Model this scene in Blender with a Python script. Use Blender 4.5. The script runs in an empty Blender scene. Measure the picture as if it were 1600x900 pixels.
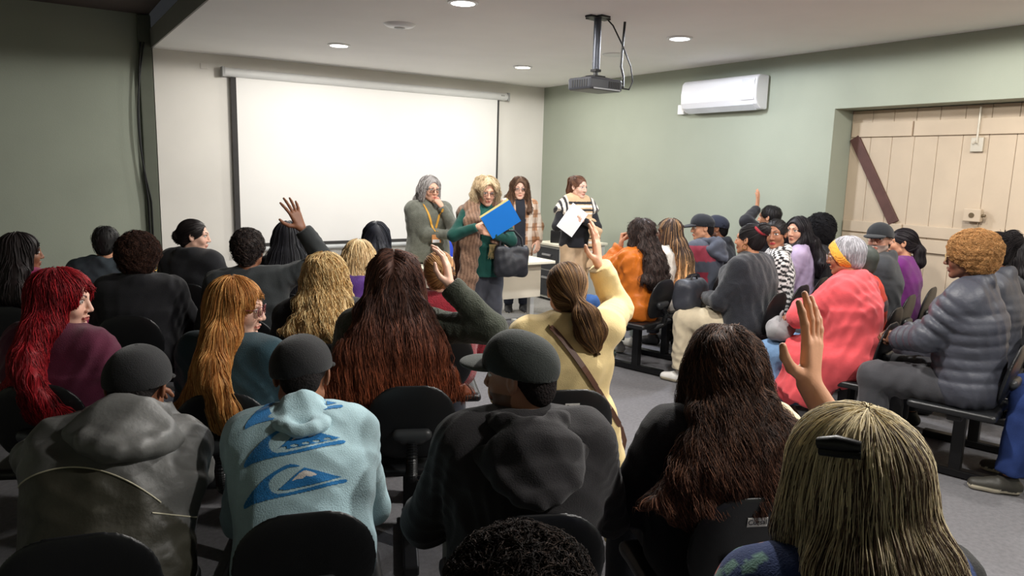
import bpy, math, random, time
import numpy as np
T00 = time.time()
scene = bpy.context.scene
COL = scene.collection
D2R = math.pi / 180

# ------------------------------------------------------------------ colour / materials
def lin(c):
    """sRGB 0-255 triple -> linear"""
    out = []
    for v in c:
        v = v / 255.0
        out.append(v / 12.92 if v <= .04045 else ((v + .055) / 1.055) ** 2.4)
    return np.array(out)

MATS = {}
def material(name, rgb=None, rough=.8, metal=0., bump=0., bscale=60., var=.08, vscale=6., attr=False,
             spec=.5, sheen=0., emit=None, estr=0., coat=0., weave=False):
    if name in MATS: return MATS[name]
    m = bpy.data.materials.new(name); m.use_nodes = True
    nt = m.node_tree; nd = nt.nodes; lk = nt.links
    p = nd['Principled BSDF']
    p.inputs['Roughness'].default_value = rough
    p.inputs['Metallic'].default_value = metal
    p.inputs['Specular IOR Level'].default_value = spec
    if sheen: 
        p.inputs['Sheen Weight'].default_value = sheen
        p.inputs['Sheen Roughness'].default_value = .5
    if coat: p.inputs['Coat Weight'].default_value = coat
    tc = nd.new('ShaderNodeTexCoord')
    if attr:
        src = nd.new('ShaderNodeAttribute'); src.attribute_name = 'Col'; csock = src.outputs['Color']
    else:
        src = nd.new('ShaderNodeRGB'); src.outputs[0].default_value = (*lin(rgb), 1); csock = src.outputs[0]
    if var:
        n = nd.new('ShaderNodeTexNoise'); n.inputs['Scale'].default_value = vscale; n.inputs['Detail'].default_value = 4
        lk.new(tc.outputs['Object'], n.inputs['Vector'])
        mr = nd.new('ShaderNodeMapRange')
        mr.inputs['From Min'].default_value = .3; mr.inputs['From Max'].default_value = .7
        mr.inputs['To Min'].default_value = 1 - var; mr.inputs['To Max'].default_value = 1 + var
        lk.new(n.outputs['Fac'], mr.inputs['Value'])
        mx = nd.new('ShaderNodeVectorMath'); mx.operation = 'SCALE'
        lk.new(csock, mx.inputs[0]); lk.new(mr.outputs[0], mx.inputs['Scale']); csock = mx.outputs[0]
    lk.new(csock, p.inputs['Base Color'])
    if bump:
        if weave:
            b = nd.new('ShaderNodeTexWave'); b.inputs['Scale'].default_value = bscale; b.inputs['Distortion'].default_value = 3
            b.inputs['Detail'].default_value = 2
            lk.new(tc.outputs['Object'], b.inputs['Vector']); o = b.outputs['Fac']
        else:
            b = nd.new('ShaderNodeTexNoise'); b.inputs['Scale'].default_value = bscale; b.inputs['Detail'].default_value = 3
            lk.new(tc.outputs['Object'], b.inputs['Vector']); o = b.outputs['Fac']
        bp = nd.new('ShaderNodeBump'); bp.inputs['Strength'].default_value = bump; bp.inputs['Distance'].default_value = .01
        lk.new(o, bp.inputs['Height']); lk.new(bp.outputs[0], p.inputs['Normal'])
    if emit is not None:
        p.inputs['Emission Color'].default_value = (*emit, 1); p.inputs['Emission Strength'].default_value = estr
    MATS[name] = m
    return m

def cloth(name): return material('cloth_' + name, rough=.85, attr=True, bump=.25, bscale=260, var=.10, vscale=14, spec=.25, sheen=.15)
CLOTH = cloth('woven'); 
KNIT = material('knit', attr=True, rough=.95, bump=.6, bscale=150, var=.14, vscale=34, spec=.15, sheen=.3)
SHELL = material('nylon_shell', attr=True, rough=.5, bump=.15, bscale=60, var=.06, spec=.45)
DENIM = material('denim', attr=True, rough=.9, bump=.3, bscale=300, var=.22, vscale=9, spec=.2)
SKIN = material('skin', attr=True, rough=.5, bump=.06, bscale=220, var=.05, vscale=20, spec=.4)
HAIR = material('hair', attr=True, rough=.58, var=.12, vscale=40, spec=.32)
FUZZ = material('coily_hair', attr=True, rough=.9, bump=.9, bscale=160, var=.25, vscale=60, spec=.2)
SHOE = material('shoe_leather', attr=True, rough=.55, bump=.1, bscale=120, var=.08)
BLACKP = material('black_plastic', (24, 25, 27), rough=.38, bump=.08, bscale=500, var=.06, spec=.5)
BLACKM = material('black_metal', (22, 22, 24), rough=.45, metal=.2, var=.1, bump=.05, bscale=80)
GLASSM = material('dark_rim', (40, 26, 26), rough=.3, var=.05)
GOLD = material('gold', (200, 160, 80), rough=.25, metal=1., var=.05)
def lens_mat():
    m = bpy.data.materials.new('lens_glass'); m.use_nodes = True
    p = m.node_tree.nodes['Principled BSDF']
    p.inputs['Transmission Weight'].default_value = 1; p.inputs['Roughness'].default_value = .03
    p.inputs['IOR'].default_value = 1.02; p.inputs['Base Color'].default_value = (.97, .97, .98, 1)
    return m
LENS = lens_mat()

# ------------------------------------------------------------------ objects
def link(o, parent=None):
    COL.objects.link(o)
    if parent is not None: o.parent = parent
    return o
def tag(o, label=None, cat=None, group=None, kind=None):
    if label: o['label'] = label
    if cat: o['category'] = cat
    if group: o['group'] = group
    if kind: o['kind'] = kind
    return o
def empty(name, loc=(0, 0, 0), rz=0.):
    o = bpy.data.objects.new(name, None); o.empty_display_size = .1
    o.location = loc; o.rotation_euler = (0, 0, rz)
    return link(o)
def arr_mesh(name, V, F, col=None, smooth=True):
    """V (n,3), F (m,4) or (m,3) int arrays"""
    me = bpy.data.meshes.new(name)
    n, m, k = len(V), len(F), F.shape[1]
    me.vertices.add(n); me.vertices.foreach_set('co', np.asarray(V, np.float32).ravel())
    me.loops.add(m * k); me.loops.foreach_set('vertex_index', np.asarray(F, np.int32).ravel())
    me.polygons.add(m); me.polygons.foreach_set('loop_start', np.arange(0, m * k, k, dtype=np.int32))
    if not smooth: me.polygons.foreach_set('use_smooth', np.zeros(m, bool))
    else: me.polygons.foreach_set('use_smooth', np.ones(m, bool))
    me.update(calc_edges=True)
    if col is not None:
        a = me.attributes.new('Col', 'FLOAT_COLOR', 'POINT')
        c = np.ones((n, 4), np.float32); c[:, :3] = col
        a.data.foreach_set('color', c.ravel())
    return me
def arr_obj(name, V, F, mat, parent=None, col=None, smooth=True):
    me = arr_mesh(name, V, F, col, smooth)
    if len(me.polygons) and mat: me.materials.append(mat)
    return link(bpy.data.objects.new(name, me), parent)

class MB:
    """collects boxes, tubes, discs, prisms -> ONE mesh object"""
    def __init__(s): s.v = []; s.f = []; s.mi = []; s.cur = 0
    def _add(s, vs, fs):
        b = len(s.v); s.v += [tuple(map(float, v)) for v in vs]
        s.f += [tuple(i + b for i in f) for f in fs]; s.mi += [s.cur] * len(fs); return s
    def hexa(s, p): return s._add(p, [(0, 3, 2, 1), (4, 5, 6, 7), (0, 1, 5, 4), (1, 2, 6, 5), (2, 3, 7, 6), (3, 0, 4, 7)])
    def box(s, x0, x1, y0, y1, z0, z1):
        return s.hexa([(x0, y0, z0), (x1, y0, z0), (x1, y1, z0), (x0, y1, z0), (x0, y0, z1), (x1, y0, z1), (x1, y1, z1), (x0, y1, z1)])
    def tube(s, pts, r, n=10, closed=False):
        P = [np.array(p, float) for p in pts]; R = r if hasattr(r, '__len__') else [r] * len(P)
        rings = []; u = None
        for i, p in enumerate(P):
            a = P[(i - 1) % len(P)] if (closed or i) else p; b = P[(i + 1) % len(P)] if (closed or i < len(P) - 1) else p
            t = b - a; t = t / (np.linalg.norm(t) + 1e-9)
            if u is None: u = np.cross(t, (0, 0, 1)) if abs(t[2]) < .9 else np.cross(t, (1, 0, 0))
            u = u - t * (u @ t); u = u / (np.linalg.norm(u) + 1e-9); w = np.cross(t, u)
            rings.append([p + R[i] * (math.cos(2 * math.pi * k / n) * u + math.sin(2 * math.pi * k / n) * w) for k in range(n)])
        vs = [q for rg in rings for q in rg]; fs = []
        m = len(P)
        for i in range(m if closed else m - 1):
            j = (i + 1) % m
            for k in range(n): fs.append((i * n + k, i * n + (k + 1) % n, j * n + (k + 1) % n, j * n + k))
        if not closed: fs += [tuple(range(n))[::-1], tuple((m - 1) * n + k for k in range(n))]
        return s._add(vs, fs)
    def lathe(s, c, prof, n=32):
        """profile [(r,z)] round the vertical through c"""
        vs = [(c[0] + r * math.cos(2 * math.pi * k / n), c[1] + r * math.sin(2 * math.pi * k / n), c[2] + z) for r, z in prof for k in range(n)]
        fs = [(i * n + k, i * n + (k + 1) % n, (i + 1) * n + (k + 1) % n, (i + 1) * n + k) for i in range(len(prof) - 1) for k in range(n)]
        fs += [tuple(range(n))[::-1], tuple((len(prof) - 1) * n + k for k in range(n))]
        return s._add(vs, fs)
    def build(s, name, mats, parent=None, bevel=0., smooth=False):
        me = bpy.data.meshes.new(name); me.from_pydata(s.v, [], s.f)
        for m in (mats if isinstance(mats, (list, tuple)) else [mats]): me.materials.append(m)
        me.polygons.foreach_set('material_index', s.mi)
        me.polygons.foreach_set('use_smooth', [smooth] * len(s.f)); me.update()
        o = link(bpy.data.objects.new(name, me), parent)
        if bevel:
            b = o.modifiers.new('Bevel', 'BEVEL'); b.width = bevel; b.segments = 2; b.limit_method = 'ANGLE'
        if smooth:
            try: me.set_sharp_from_angle(angle=40 * D2R)
            except Exception: pass
        return o

# ------------------------------------------------------------------ vector helpers
def V(*a): return np.array(a if len(a) > 1 else a[0], float)
def unit(v): v = np.asarray(v, float); return v / (np.linalg.norm(v) + 1e-12)
def Rx(a): c, s = math.cos(a), math.sin(a); return np.array([[1, 0, 0], [0, c, -s], [0, s, c]])
def Ry(a): c, s = math.cos(a), math.sin(a); return np.array([[c, 0, s], [0, 1, 0], [-s, 0, c]])
def Rz(a): c, s = math.cos(a), math.sin(a); return np.array([[c, -s, 0], [s, c, 0], [0, 0, 1]])

# ------------------------------------------------------------------ implicit surfaces
# primitives: dict(kind, k, ...). 'c' tapered capsule, 'e' ellipsoid, 'b' rounded box; sub=True cuts
def C(a, b, ra, rb=None, k=.02, u=None, su=1., flat=0, rib=None, sub=False, tag=None):
    return dict(t='c', a=V(a), b=V(b), ra=ra, rb=ra if rb is None else rb, k=k, u=None if u is None else unit(u), su=su, flat=flat, rib=rib, sub=sub, tag=tag)
def E(c, r, k=.02, R=None, sub=False): return dict(t='e', c=V(c), r=V(r), k=k, R=R, sub=sub)
def B(c, h, r=.01, k=.01, R=None, sub=False): return dict(t='b', c=V(c), h=V(h), r=r, k=k, R=R, sub=sub)
def bbox(p):
    if p['t'] == 'c':
        m = max(p['ra'], p['rb']) * max(1, p['su']) + (p['rib'][0] if p['rib'] else 0)
        return np.minimum(p['a'], p['b']) - m, np.maximum(p['a'], p['b']) + m
    if p['t'] == 'e': h = p['r']
    else: h = p['h']
    h = np.abs(p['R']) @ h if p['R'] is not None else h
    return p['c'] - h, p['c'] + h
def dist(p, X, Y, Z):
    if p['t'] == 'c':
        a, b = p['a'], p['b']; ba = b - a; L2 = ba @ ba + 1e-12; L = math.sqrt(L2)
        x, y, z = X - a[0], Y - a[1], Z - a[2]
        t0 = (x * ba[0] + y * ba[1] + z * ba[2]) / L2
        t = np.clip(t0, 0, 1)
        x = x - t * ba[0]; y = y - t * ba[1]; z = z - t * ba[2]
        q = x * x + y * y + z * z
        if p['u'] is not None:
            w = x * p['u'][0] + y * p['u'][1] + z * p['u'][2]
            q = q + w * w * (1 / p['su'] ** 2 - 1)
        r = p['ra'] + (p['rb'] - p['ra']) * t
        if p['rib']:
            amp, sp, ph = (tuple(p['rib']) + (.3,))[:3]; r = r + amp * (np.abs(np.sin((t * L / sp + ph) * math.pi)) - .5)
        d = np.sqrt(np.maximum(q, 0)) - r
        if p['flat'] & 1: d = np.maximum(d, (t0 - 1) * L)
        if p['flat'] & 2: d = np.maximum(d, -t0 * L)
        return d
    x, y, z = X - p['c'][0], Y - p['c'][1], Z - p['c'][2]
    if p['R'] is not None:
        R = p['R']
        x, y, z = (R[0, 0] * x + R[1, 0] * y + R[2, 0] * z, R[0, 1] * x + R[1, 1] * y + R[2, 1] * z, R[0, 2] * x + R[1, 2] * y + R[2, 2] * z)
    if p['t'] == 'e':
        r = p['r']; k0 = np.sqrt((x / r[0]) ** 2 + (y / r[1]) ** 2 + (z / r[2]) ** 2)
        k1 = np.sqrt((x / r[0] ** 2) ** 2 + (y / r[1] ** 2) ** 2 + (z / r[2] ** 2) ** 2) + 1e-9
        return k0 * (k0 - 1) / k1
    h, r = p['h'], p['r']
    x, y, z = np.abs(x) - h[0] + r, np.abs(y) - h[1] + r, np.abs(z) - h[2] + r
    o = np.sqrt(np.maximum(x, 0) ** 2 + np.maximum(y, 0) ** 2 + np.maximum(z, 0) ** 2)
    return o + np.minimum(np.maximum(np.maximum(x, y), z), 0) - r

def axis(lo, hi, step, refine):
    """coordinates with finer steps inside refine intervals [(a,b,s)]"""
    pts = [lo]
    while pts[-1] < hi:
        x = pts[-1]; s = step
        for a, b, rs in refine:
            if a - step < x < b: s = min(s, rs)
        pts.append(x + s)
    return np.array(pts, np.float32)

def noise3(P, freq, seed, warp=.6):
    rs = np.random.RandomState(seed); out = np.zeros(len(P)); Q = P * freq
    Q = Q + warp * np.sin(Q[:, [1, 2, 0]] * .9 + rs.rand(3) * 6.28)
    for i in range(7):
        d = unit(rs.randn(3)) * (0.7 + rs.rand() * 1.1)
        out += np.sin(Q @ d * 6.28 / 2 + rs.rand() * 6.28)
    return out / 3.5

def field(prims, step, refine=(), pad=None):
    los, his = zip(*[bbox(p) for p in prims if not p['sub']])
    pad = step * 2.5 + .012 if pad is None else pad
    lo = np.min(los, 0) - pad; hi = np.max(his, 0) + pad
    ax = [axis(lo[i], hi[i], step, [(r[0][i], r[1][i], r[2]) for r in refine]) for i in range(3)]
    d = np.full([len(a) for a in ax], .2, np.float32)
    for p in prims:
        l, h = bbox(p); m = p['k'] + step * 1.5 + .004
        if p['sub']: m = p['k'] + .004
        sl = []
        for i in range(3):
            a, b = np.searchsorted(ax[i], [l[i] - m, h[i] + m]); sl.append(slice(a, b))
        sl = tuple(sl)
        if any(s.stop <= s.start for s in sl): continue
        X = ax[0][sl[0]][:, None, None]; Y = ax[1][sl[1]][None, :, None]; Z = ax[2][sl[2]][None, None, :]
        q = dist(p, X, Y, Z).astype(np.float32); s = d[sl]; k = max(p['k'], 1e-4)
        if p['sub']:
            hh = np.clip(.5 - .5 * (s + q) / k, 0, 1); d[sl] = s * (1 - hh) - q * hh + k * hh * (1 - hh)
        else:
            hh = np.clip(.5 + .5 * (q - s) / k, 0, 1); d[sl] = q * (1 - hh) + s * hh - k * hh * (1 - hh)
    return ax, d

def add_noise(ax, d, terms, band=.04, mask=None):
    idx = np.argwhere(np.abs(d) < band)
    if not len(idx): return
    P = np.stack([ax[i][idx[:, i]] for i in range(3)], 1).astype(np.float64)
    tot = np.zeros(len(P))
    for amp, freq, seed in terms:
        f = np.array(freq) if hasattr(freq, '__len__') else freq
        n = noise3(P, f, seed); tot += amp * n
    d[tuple(idx.T)] += tot.astype(np.float32)

def nets(ax, d, smooth=1):
    """naive surface nets on a rectilinear grid -> verts, quads"""
    s = d < 0
    c = s.astype(np.uint8)
    t = c[:-1] + c[1:]; t = t[:, :-1] + t[:, 1:]; t = t[:, :, :-1] + t[:, :, 1:]
    act = (t > 0) & (t < 8)
    idx = np.argwhere(act); n = len(idx)
    if n == 0: return np.zeros((0, 3)), np.zeros((0, 4), int)
    num = np.full(act.shape, -1, np.int32); num[act] = np.arange(n)
    off = np.array([(i, j, k) for i in (0, 1) for j in (0, 1) for k in (0, 1)])
    vals = np.stack([d[tuple((idx + o).T)] for o in off], 1)
    pos = np.zeros((n, 3)); cnt = np.zeros(n)
    for a in range(8):
        for ax_ in range(3):
            if off[a][ax_]: continue
            b = a + (4, 2, 1)[ax_]
            va, vb = vals[:, a], vals[:, b]; m = (va < 0) != (vb < 0)
            tt = np.where(m, va / np.where(m, va - vb, 1), 0)
            p = np.repeat(off[a][None].astype(float), n, 0); p[:, ax_] = tt
            pos += p * m[:, None]; cnt += m
    pos /= cnt[:, None]
    W = np.zeros((n, 3))
    for i in range(3):
        a = ax[i].astype(np.float64); W[:, i] = a[idx[:, i]] + pos[:, i] * (a[idx[:, i] + 1] - a[idx[:, i]])
    quads = []
    for a in range(3):
        b, c2 = (a + 1) % 3, (a + 2) % 3
        lo = [slice(None)] * 3; hi = [slice(None)] * 3; lo[a] = slice(None, -1); hi[a] = slice(1, None)
        s0, s1 = s[tuple(lo)], s[tuple(hi)]
        e = np.argwhere(s0 != s1)
        e = e[(e[:, b] > 0) & (e[:, c2] > 0) & (e[:, b] < d.shape[b] - 1) & (e[:, c2] < d.shape[c2] - 1)]
        if not len(e): continue
        q = []
        for db, dc in ((-1, -1), (0, -1), (0, 0), (-1, 0)):
            f = e.copy(); f[:, b] += db; f[:, c2] += dc; q.append(num[tuple(f.T)])
        q = np.stack(q, 1); flip = ~s0[tuple(e.T)]
        q[flip] = q[flip][:, ::-1]; quads.append(q)
    Q = np.concatenate(quads)
    Q = Q[(Q >= 0).all(1)]
    for _ in range(smooth):
        acc = np.zeros_like(W); k = np.zeros(n)
        for i in range(4):
            u, v = Q[:, i], Q[:, (i + 1) % 4]
            for j in range(3): acc[:, j] += np.bincount(u, W[v, j], n) + np.bincount(v, W[u, j], n)
            k += np.bincount(u, minlength=n) + np.bincount(v, minlength=n)
        W = W * .5 + .5 * acc / np.maximum(k, 1)[:, None]
    return W, Q

def folds(P, seed, amp):
    rs = np.random.RandomState(seed); out = np.zeros(len(P))
    lo = np.stack([np.sin(P @ (rs.randn(3) * 7) + rs.rand() * 6.28) for _ in range(3)], 1)
    for i in range(5):
        th = rs.uniform(-.75, .75); ph = rs.rand() * 6.28
        d = V(math.cos(ph) * math.cos(th), math.sin(ph) * math.cos(th), math.sin(th)); f = rs.uniform(24, 58)
        s = np.sin(P @ d * f + lo @ rs.randn(3) * 1.1 + rs.rand() * 6.28)
        m = np.clip(.5 + .9 * np.sin(P @ (rs.randn(3) * 5.5) + rs.rand() * 6.28 + lo[:, 0]), 0, 1)
        out += m * ((1 - np.abs(s) ** 1.3) - .42)
    return -out * amp * .55
def creases(P, pts, amp, seed):
    rs = np.random.RandomState(seed); out = np.zeros(len(P))
    for c, ax_, R in pts:
        q = P - c; r2 = (q * q).sum(1); t = q @ unit(ax_)
        w = np.exp(-r2 / R ** 2); wob = .35 * np.sin(P @ (rs.randn(3) * 22)) + .5 * np.sin(P @ (rs.randn(3) * 11))
        out += w * ((1 - np.abs(np.sin(t * 72 + wob * 2.2 + rs.rand() * 6))) ** 1.4 - .4)
    return -out * amp * .7

def sdf_obj(name, prims, mat, parent, rgb, step=.01, noise=(), refine=(), smooth=1, colf=None, label=None, fold=None, crease=None):
    ax, d = field(prims, step, refine)
    if noise: add_noise(ax, d, noise)
    if fold or crease:
        idx = np.argwhere(np.abs(d) < .03); PP = np.stack([ax[i][idx[:, i]] for i in range(3)], 1).astype(np.float64); tot = 0.
        if fold: tot = tot + folds(PP, fold[1], fold[0])
        if crease: tot = tot + creases(PP, crease[0], crease[1], crease[2])
        d[tuple(idx.T)] += np.asarray(tot, np.float32)
    W, Q = nets(ax, d, smooth)
    c = np.repeat(lin(rgb)[None], len(W), 0) if colf is None else colf(W)
    o = arr_obj(name, W, Q, mat, parent, c)
    if label: o['label'] = label
    return o

# ------------------------------------------------------------------ hair strands over an implicit surface
def sample(ax, d, G, P):
    lo = np.array([a[0] for a in ax]); st = np.array([a[1] - a[0] for a in ax])
    q = (P - lo) / st; sh = np.array(d.shape) - 2
    q = np.clip(q, 0, sh - 1e-3 + 0); i = q.astype(int); f = q - i
    v = 0; g = 0
    for dx in (0, 1):
        for dy in (0, 1):
            for dz in (0, 1):
                w = (f[:, 0] if dx else 1 - f[:, 0]) * (f[:, 1] if dy else 1 - f[:, 1]) * (f[:, 2] if dz else 1 - f[:, 2])
                ii = (i[:, 0] + dx, i[:, 1] + dy, i[:, 2] + dz)
                v = v + w * d[ii]; g = g + w[:, None] * G[ii]
    return v, g / (np.linalg.norm(g, axis=1)[:, None] + 1e-9)

def strands(ax, d, seeds, flow, length, seg, rad, rs, wave=(0, 0), lift=(-.004, .006), tipfree=0.):
    """tubes (3-sided) that follow the surface; returns V,F and per-strand arrays"""
    G = np.stack(np.gradient(d), -1).astype(np.float32)
    n = len(seeds); P = seeds.copy(); off = rs.uniform(lift[0], lift[1], n)
    L = length * rs.uniform(.6, 1.15, n); st = L / seg
    pts = []; nrm = []
    drt = None; alive = np.ones(n, bool)
    for k in range(seg + 1):
        v, N = sample(ax, d, G, P)
        alive = alive & (np.abs(v - off) < .011)
        P = P - N * (np.clip(v - off, -.01, .01) * alive)[:, None]
        pts.append(P.copy()); nrm.append(N)
        F = flow(P, N)
        F = F - N * (F * N).sum(1)[:, None]
        F = F / (np.linalg.norm(F, axis=1)[:, None] + 1e-6)
        drt = F if drt is None else drt * .55 + F * .45
        drt = drt / (np.linalg.norm(drt, axis=1)[:, None] + 1e-6)
        P = P + drt * (st * alive)[:, None]
    pts = np.stack(pts, 1); nrm = np.stack(nrm, 1)      # n, seg+1, 3
    T = np.gradient(pts, axis=1); T /= np.linalg.norm(T, axis=2, keepdims=True) + 1e-9
    S = np.cross(nrm, T); S /= np.linalg.norm(S, axis=2, keepdims=True) + 1e-9
    if wave[0]:
        s = np.linspace(0, 1, seg + 1)[None] * L[:, None]
        ph = rs.rand(n, 1) * 6.28; fr = wave[1] * rs.uniform(.75, 1.25, (n, 1)); am = wave[0] * rs.uniform(.4, 1.2, (n, 1)) * np.clip(s / .05, 0, 1)
        pts = pts + S * (am * np.sin(s * fr * 6.28 + ph))[..., None] + nrm * (am * .7 * np.cos(s * fr * 6.28 + ph))[..., None]
    r = rad * rs.uniform(.6, 1.2, n)[:, None] * (1 - .75 * np.linspace(0, 1, seg + 1)[None] ** 3)
    ring = [pts + (S * math.cos(a) * 1.5 + nrm * math.sin(a) * .8) * r[..., None] for a in (math.pi / 2, math.pi * 7 / 6, math.pi * 11 / 6)]
    VV = np.stack(ring, 2).reshape(-1, 3)
    base = np.arange(n)[:, None] * (seg + 1) * 3 + np.arange(seg)[None] * 3
    F = np.concatenate([np.stack([base + i, base + (i + 1) % 3, base + 3 + (i + 1) % 3, base + 3 + i], -1).reshape(-1, 4) for i in range(3)])
    return VV, F, n, (seg + 1) * 3, pts
# ------------------------------------------------------------------ people
def skeleton(o, T, s):
    J = {}
    sit = o.get('pose', 'sit') == 'sit'
    hz = .53 + o.get('seat', 0) if sit else .885 * s
    lean, side = o.get('lean', 0) * D2R, o.get('side', 0) * D2R
    tw = o.get('twist', 0) * D2R; w = o.get('w', 1.); ws = o.get('ws', 1.) * s
    L = .53 * T * s; n = 24; p = V(0., 0., hz); sp = [p.copy()]; an = [lean * .35]
    for i in range(n):
        a = lean * (.35 + 1.15 * (i + .5) / n); b = side * (i + .5) / n * 1.5
        p = p + L / n * V(math.sin(b), math.sin(a) * math.cos(b), math.cos(a) * math.cos(b)); sp.append(p.copy()); an.append(a)
    at = lambda f: sp[int(round(f * n))]
    J['pel'], J['waist'], J['chest'], J['shc'], J['neck'] = at(0), at(.36), at(.68), at(.875), at(1.)
    J['spine'] = sp
    Rc = Rz(tw) @ Ry(side) @ Rx(-an[int(.8 * n)]); J['Rc'] = Rc
    J['Rp'] = Rz(tw * .3) @ Rx(-lean * .4)
    for sd, sg in (('L', -1), ('R', 1)):
        up = o.get('shrug' + sd, 0.)
        J['sh' + sd] = J['shc'] + Rc @ V(sg * .165 * ws, 0, up)
    na = lean * .9 + o.get('nlean', 8) * D2R
    nd = Ry(side) @ V(0, math.sin(na), math.cos(na)); hs = o.get('hs', 1.)
    Rh = Rz(o.get('hyaw', 0) * D2R) @ Ry(o.get('hroll', 0) * D2R) @ Rx(-o.get('hpitch', 0) * D2R)
    J['Rh'] = Rh; J['nd'] = nd; J['hs'] = hs
    J['hc'] = J['neck'] + nd * .135 * hs + Rh @ V(0, .015, 0)
    J['top'] = J['hc'] + Rh @ V(0, -.01, .114 * hs)
    for sd, sg in (('L', -1), ('R', 1)):
        if sit:
            kx = o.get('kx', .13); ky = .43
            J['hip' + sd] = V(sg * .092, 0, hz)
            J['kn' + sd] = V(sg * kx, ky, hz - .015)
            J['an' + sd] = V(sg * (kx + .01), ky - .02, .085)
        else:
            J['hip' + sd] = V(sg * .088 * s, 0, hz)
            J['kn' + sd] = V(sg * .095 * s, .015, .475 * s)
            J['an' + sd] = V(sg * .095 * s, -.01, .085)
        for q in ('kn', 'an'):
            if q + sd in o: J[q + sd] = V(*o[q + sd])
    return J

def ik(S, W, pole, a, b):
    d = W - S; D = np.linalg.norm(d); D2 = min(D, (a + b) * .995)
    u = d / (D + 1e-9); W = S + u * D2
    x = (a * a - b * b + D2 * D2) / (2 * D2); h = math.sqrt(max(a * a - x * x, 0))
    pl = pole - u * (pole @ u); pl = unit(pl)
    return S + u * x + pl * h, W

CURL = dict(open=(4, 8, 6), relax=(22, 32, 22), fist=(70, 88, 60), flat=(2, 4, 3), cup=(12, 22, 16), grip=(40, 55, 35))
def hand_prims(W, fd, pn, side, pose='relax', sc=1., spread=None):
    fd = unit(fd); pn = unit(pn - fd * (pn @ fd)); th = np.cross(fd, pn) * (1 if side == 'R' else -1)
    cu = CURL[pose]; spread = {'open': 13, 'flat': 3, 'cup': 7}.get(pose, 3) if spread is None else spread
    out = []; tips = []
    X = (.026, .008, -.010, -.026); L = ((.043, .027, .021), (.048, .031, .023), (.044, .029, .022), (.034, .022, .019))
    base = (.088, .091, .087, .079)
    for j in range(4):
        m = W + (fd * base[j] + th * X[j]) * sc
        out.append(C(W + (fd * .008 + th * X[j] * .55) * sc, m, .0155 * sc, .0118 * sc, k=.014 * sc, u=pn, su=.9))
        a = spread * X[j] / .026 * D2R; d = fd * math.cos(a) + th * math.sin(a); n = pn.copy(); p = m
        rr = (.0096, .0088, .0079, .0066)
        for q in range(3):
            c = cu[q] * D2R * (1 + .12 * j)
            d, n = d * math.cos(c) + n * math.sin(c), n * math.cos(c) - d * math.sin(c)
            p2 = p + d * L[j][q] * sc
            out.append(C(p, p2, rr[q] * sc, rr[q + 1] * sc, k=.004 * sc)); p = p2
        tips.append(p)
    if pose in ('open', 'flat'): td = [fd * .45 + th * .9 + pn * .15, fd * .75 + th * .65 + pn * .15, fd * .9 + th * .45]
    elif pose in ('cup', 'relax'): td = [fd * .6 + th * .6 + pn * .4, fd * .9 + th * .3 + pn * .3, fd]
    else: td = [fd * .7 + th * .4 + pn * .6, fd * .8 - th * .2 + pn * .5, fd * .5 - th * .7 + pn * .4]
    p = W + (fd * .02 + th * .020 + pn * .004) * sc
    for q, (l, r0, r1) in enumerate(((.046, .0155, .0115), (.034, .0112, .010), (.027, .0098, .0075))):
        p2 = p + unit(td[q]) * l * sc; out.append(C(p, p2, r0 * sc, r1 * sc, k=.010 * sc if q == 0 else .005 * sc)); p = p2
    ctr = W + fd * .09 * sc
    return out, ctr

def head_prims(J, fem=True):
    hc, R, s = J['hc'], J['Rh'], J['hs']
    P = lambda x, y, z: hc + R @ (V(x, y, z) * s)
    jw = 1. if fem else 1.08
    pr = [E(P(0, -.014, .03), V(.0735, .094, .081) * s, .02, R),
          E(P(0, .026, -.03), V(.0575 * jw, .06, .076) * s, .03, R),
          C(P(-.043 * jw, .005, -.058), P(-.012, .062, -.094), .022 * s, .017 * s, .02),
          C(P(.043 * jw, .005, -.058), P(.012, .062, -.094), .022 * s, .017 * s, .02),
          E(P(0, .066, -.096), V(.02, .016, .014) * s, .014, R)]
    for sg in (-1, 1):
        pr.append(E(P(sg * .036, .056, -.028), V(.023, .022, .024) * s, .02, R))
        pr.append(C(P(sg * .012, .081, .026), P(sg * .044, .066, .024), .011 * s, .010 * s, .014))
    for sg in (-1, 1):
        pr.append(dict(E(P(sg * .031, .093, .006), V(.017, .014, .011) * s, .010, R), sub=True))
    pr += [C(P(0, .084, .016), P(0, .101, -.026), .0085 * s, .0105 * s, .010),
           E(P(0, .101, -.031), V(.011, .011, .009) * s, .006, R)]
    for sg in (-1, 1):
        pr.append(E(P(sg * .0125, .093, -.033), V(.008, .009, .0075) * s, .005, R))
        pr.append(E(P(sg * .031, .0715, .006), V(.0135, .0135, .0125) * s, .003, R))
        ear = R @ Rz(sg * .35) @ Rx(.15)
        pr.append(E(P(sg * .076, -.008, -.004), V(.008, .019, .031) * s, .006, ear))
        pr.append(dict(E(P(sg * .083, -.004, .0), V(.006, .010, .017) * s, .004, ear), sub=True))
    pr += [C(P(-.016, .084, -.0605), P(0, .0905, -.0585), .0045 * s, .0062 * s, .004), C(P(.016, .084, -.0605), P(0, .0905, -.0585), .0045 * s, .0062 * s, .004),
           C(P(-.014, .0835, -.0705), P(.014, .0835, -.0705), .0068 * s, k=.006),
           dict(C(P(-.021, .092, -.0648), P(.021, .092, -.0648), .0028 * s, k=.004), sub=True)]
    pr += [C(J['neck'] - J['nd'] * .03, hc + R @ (V(0, -.022, -.055) * s), .056 * s, .05 * s, .02)]
    return pr

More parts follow.
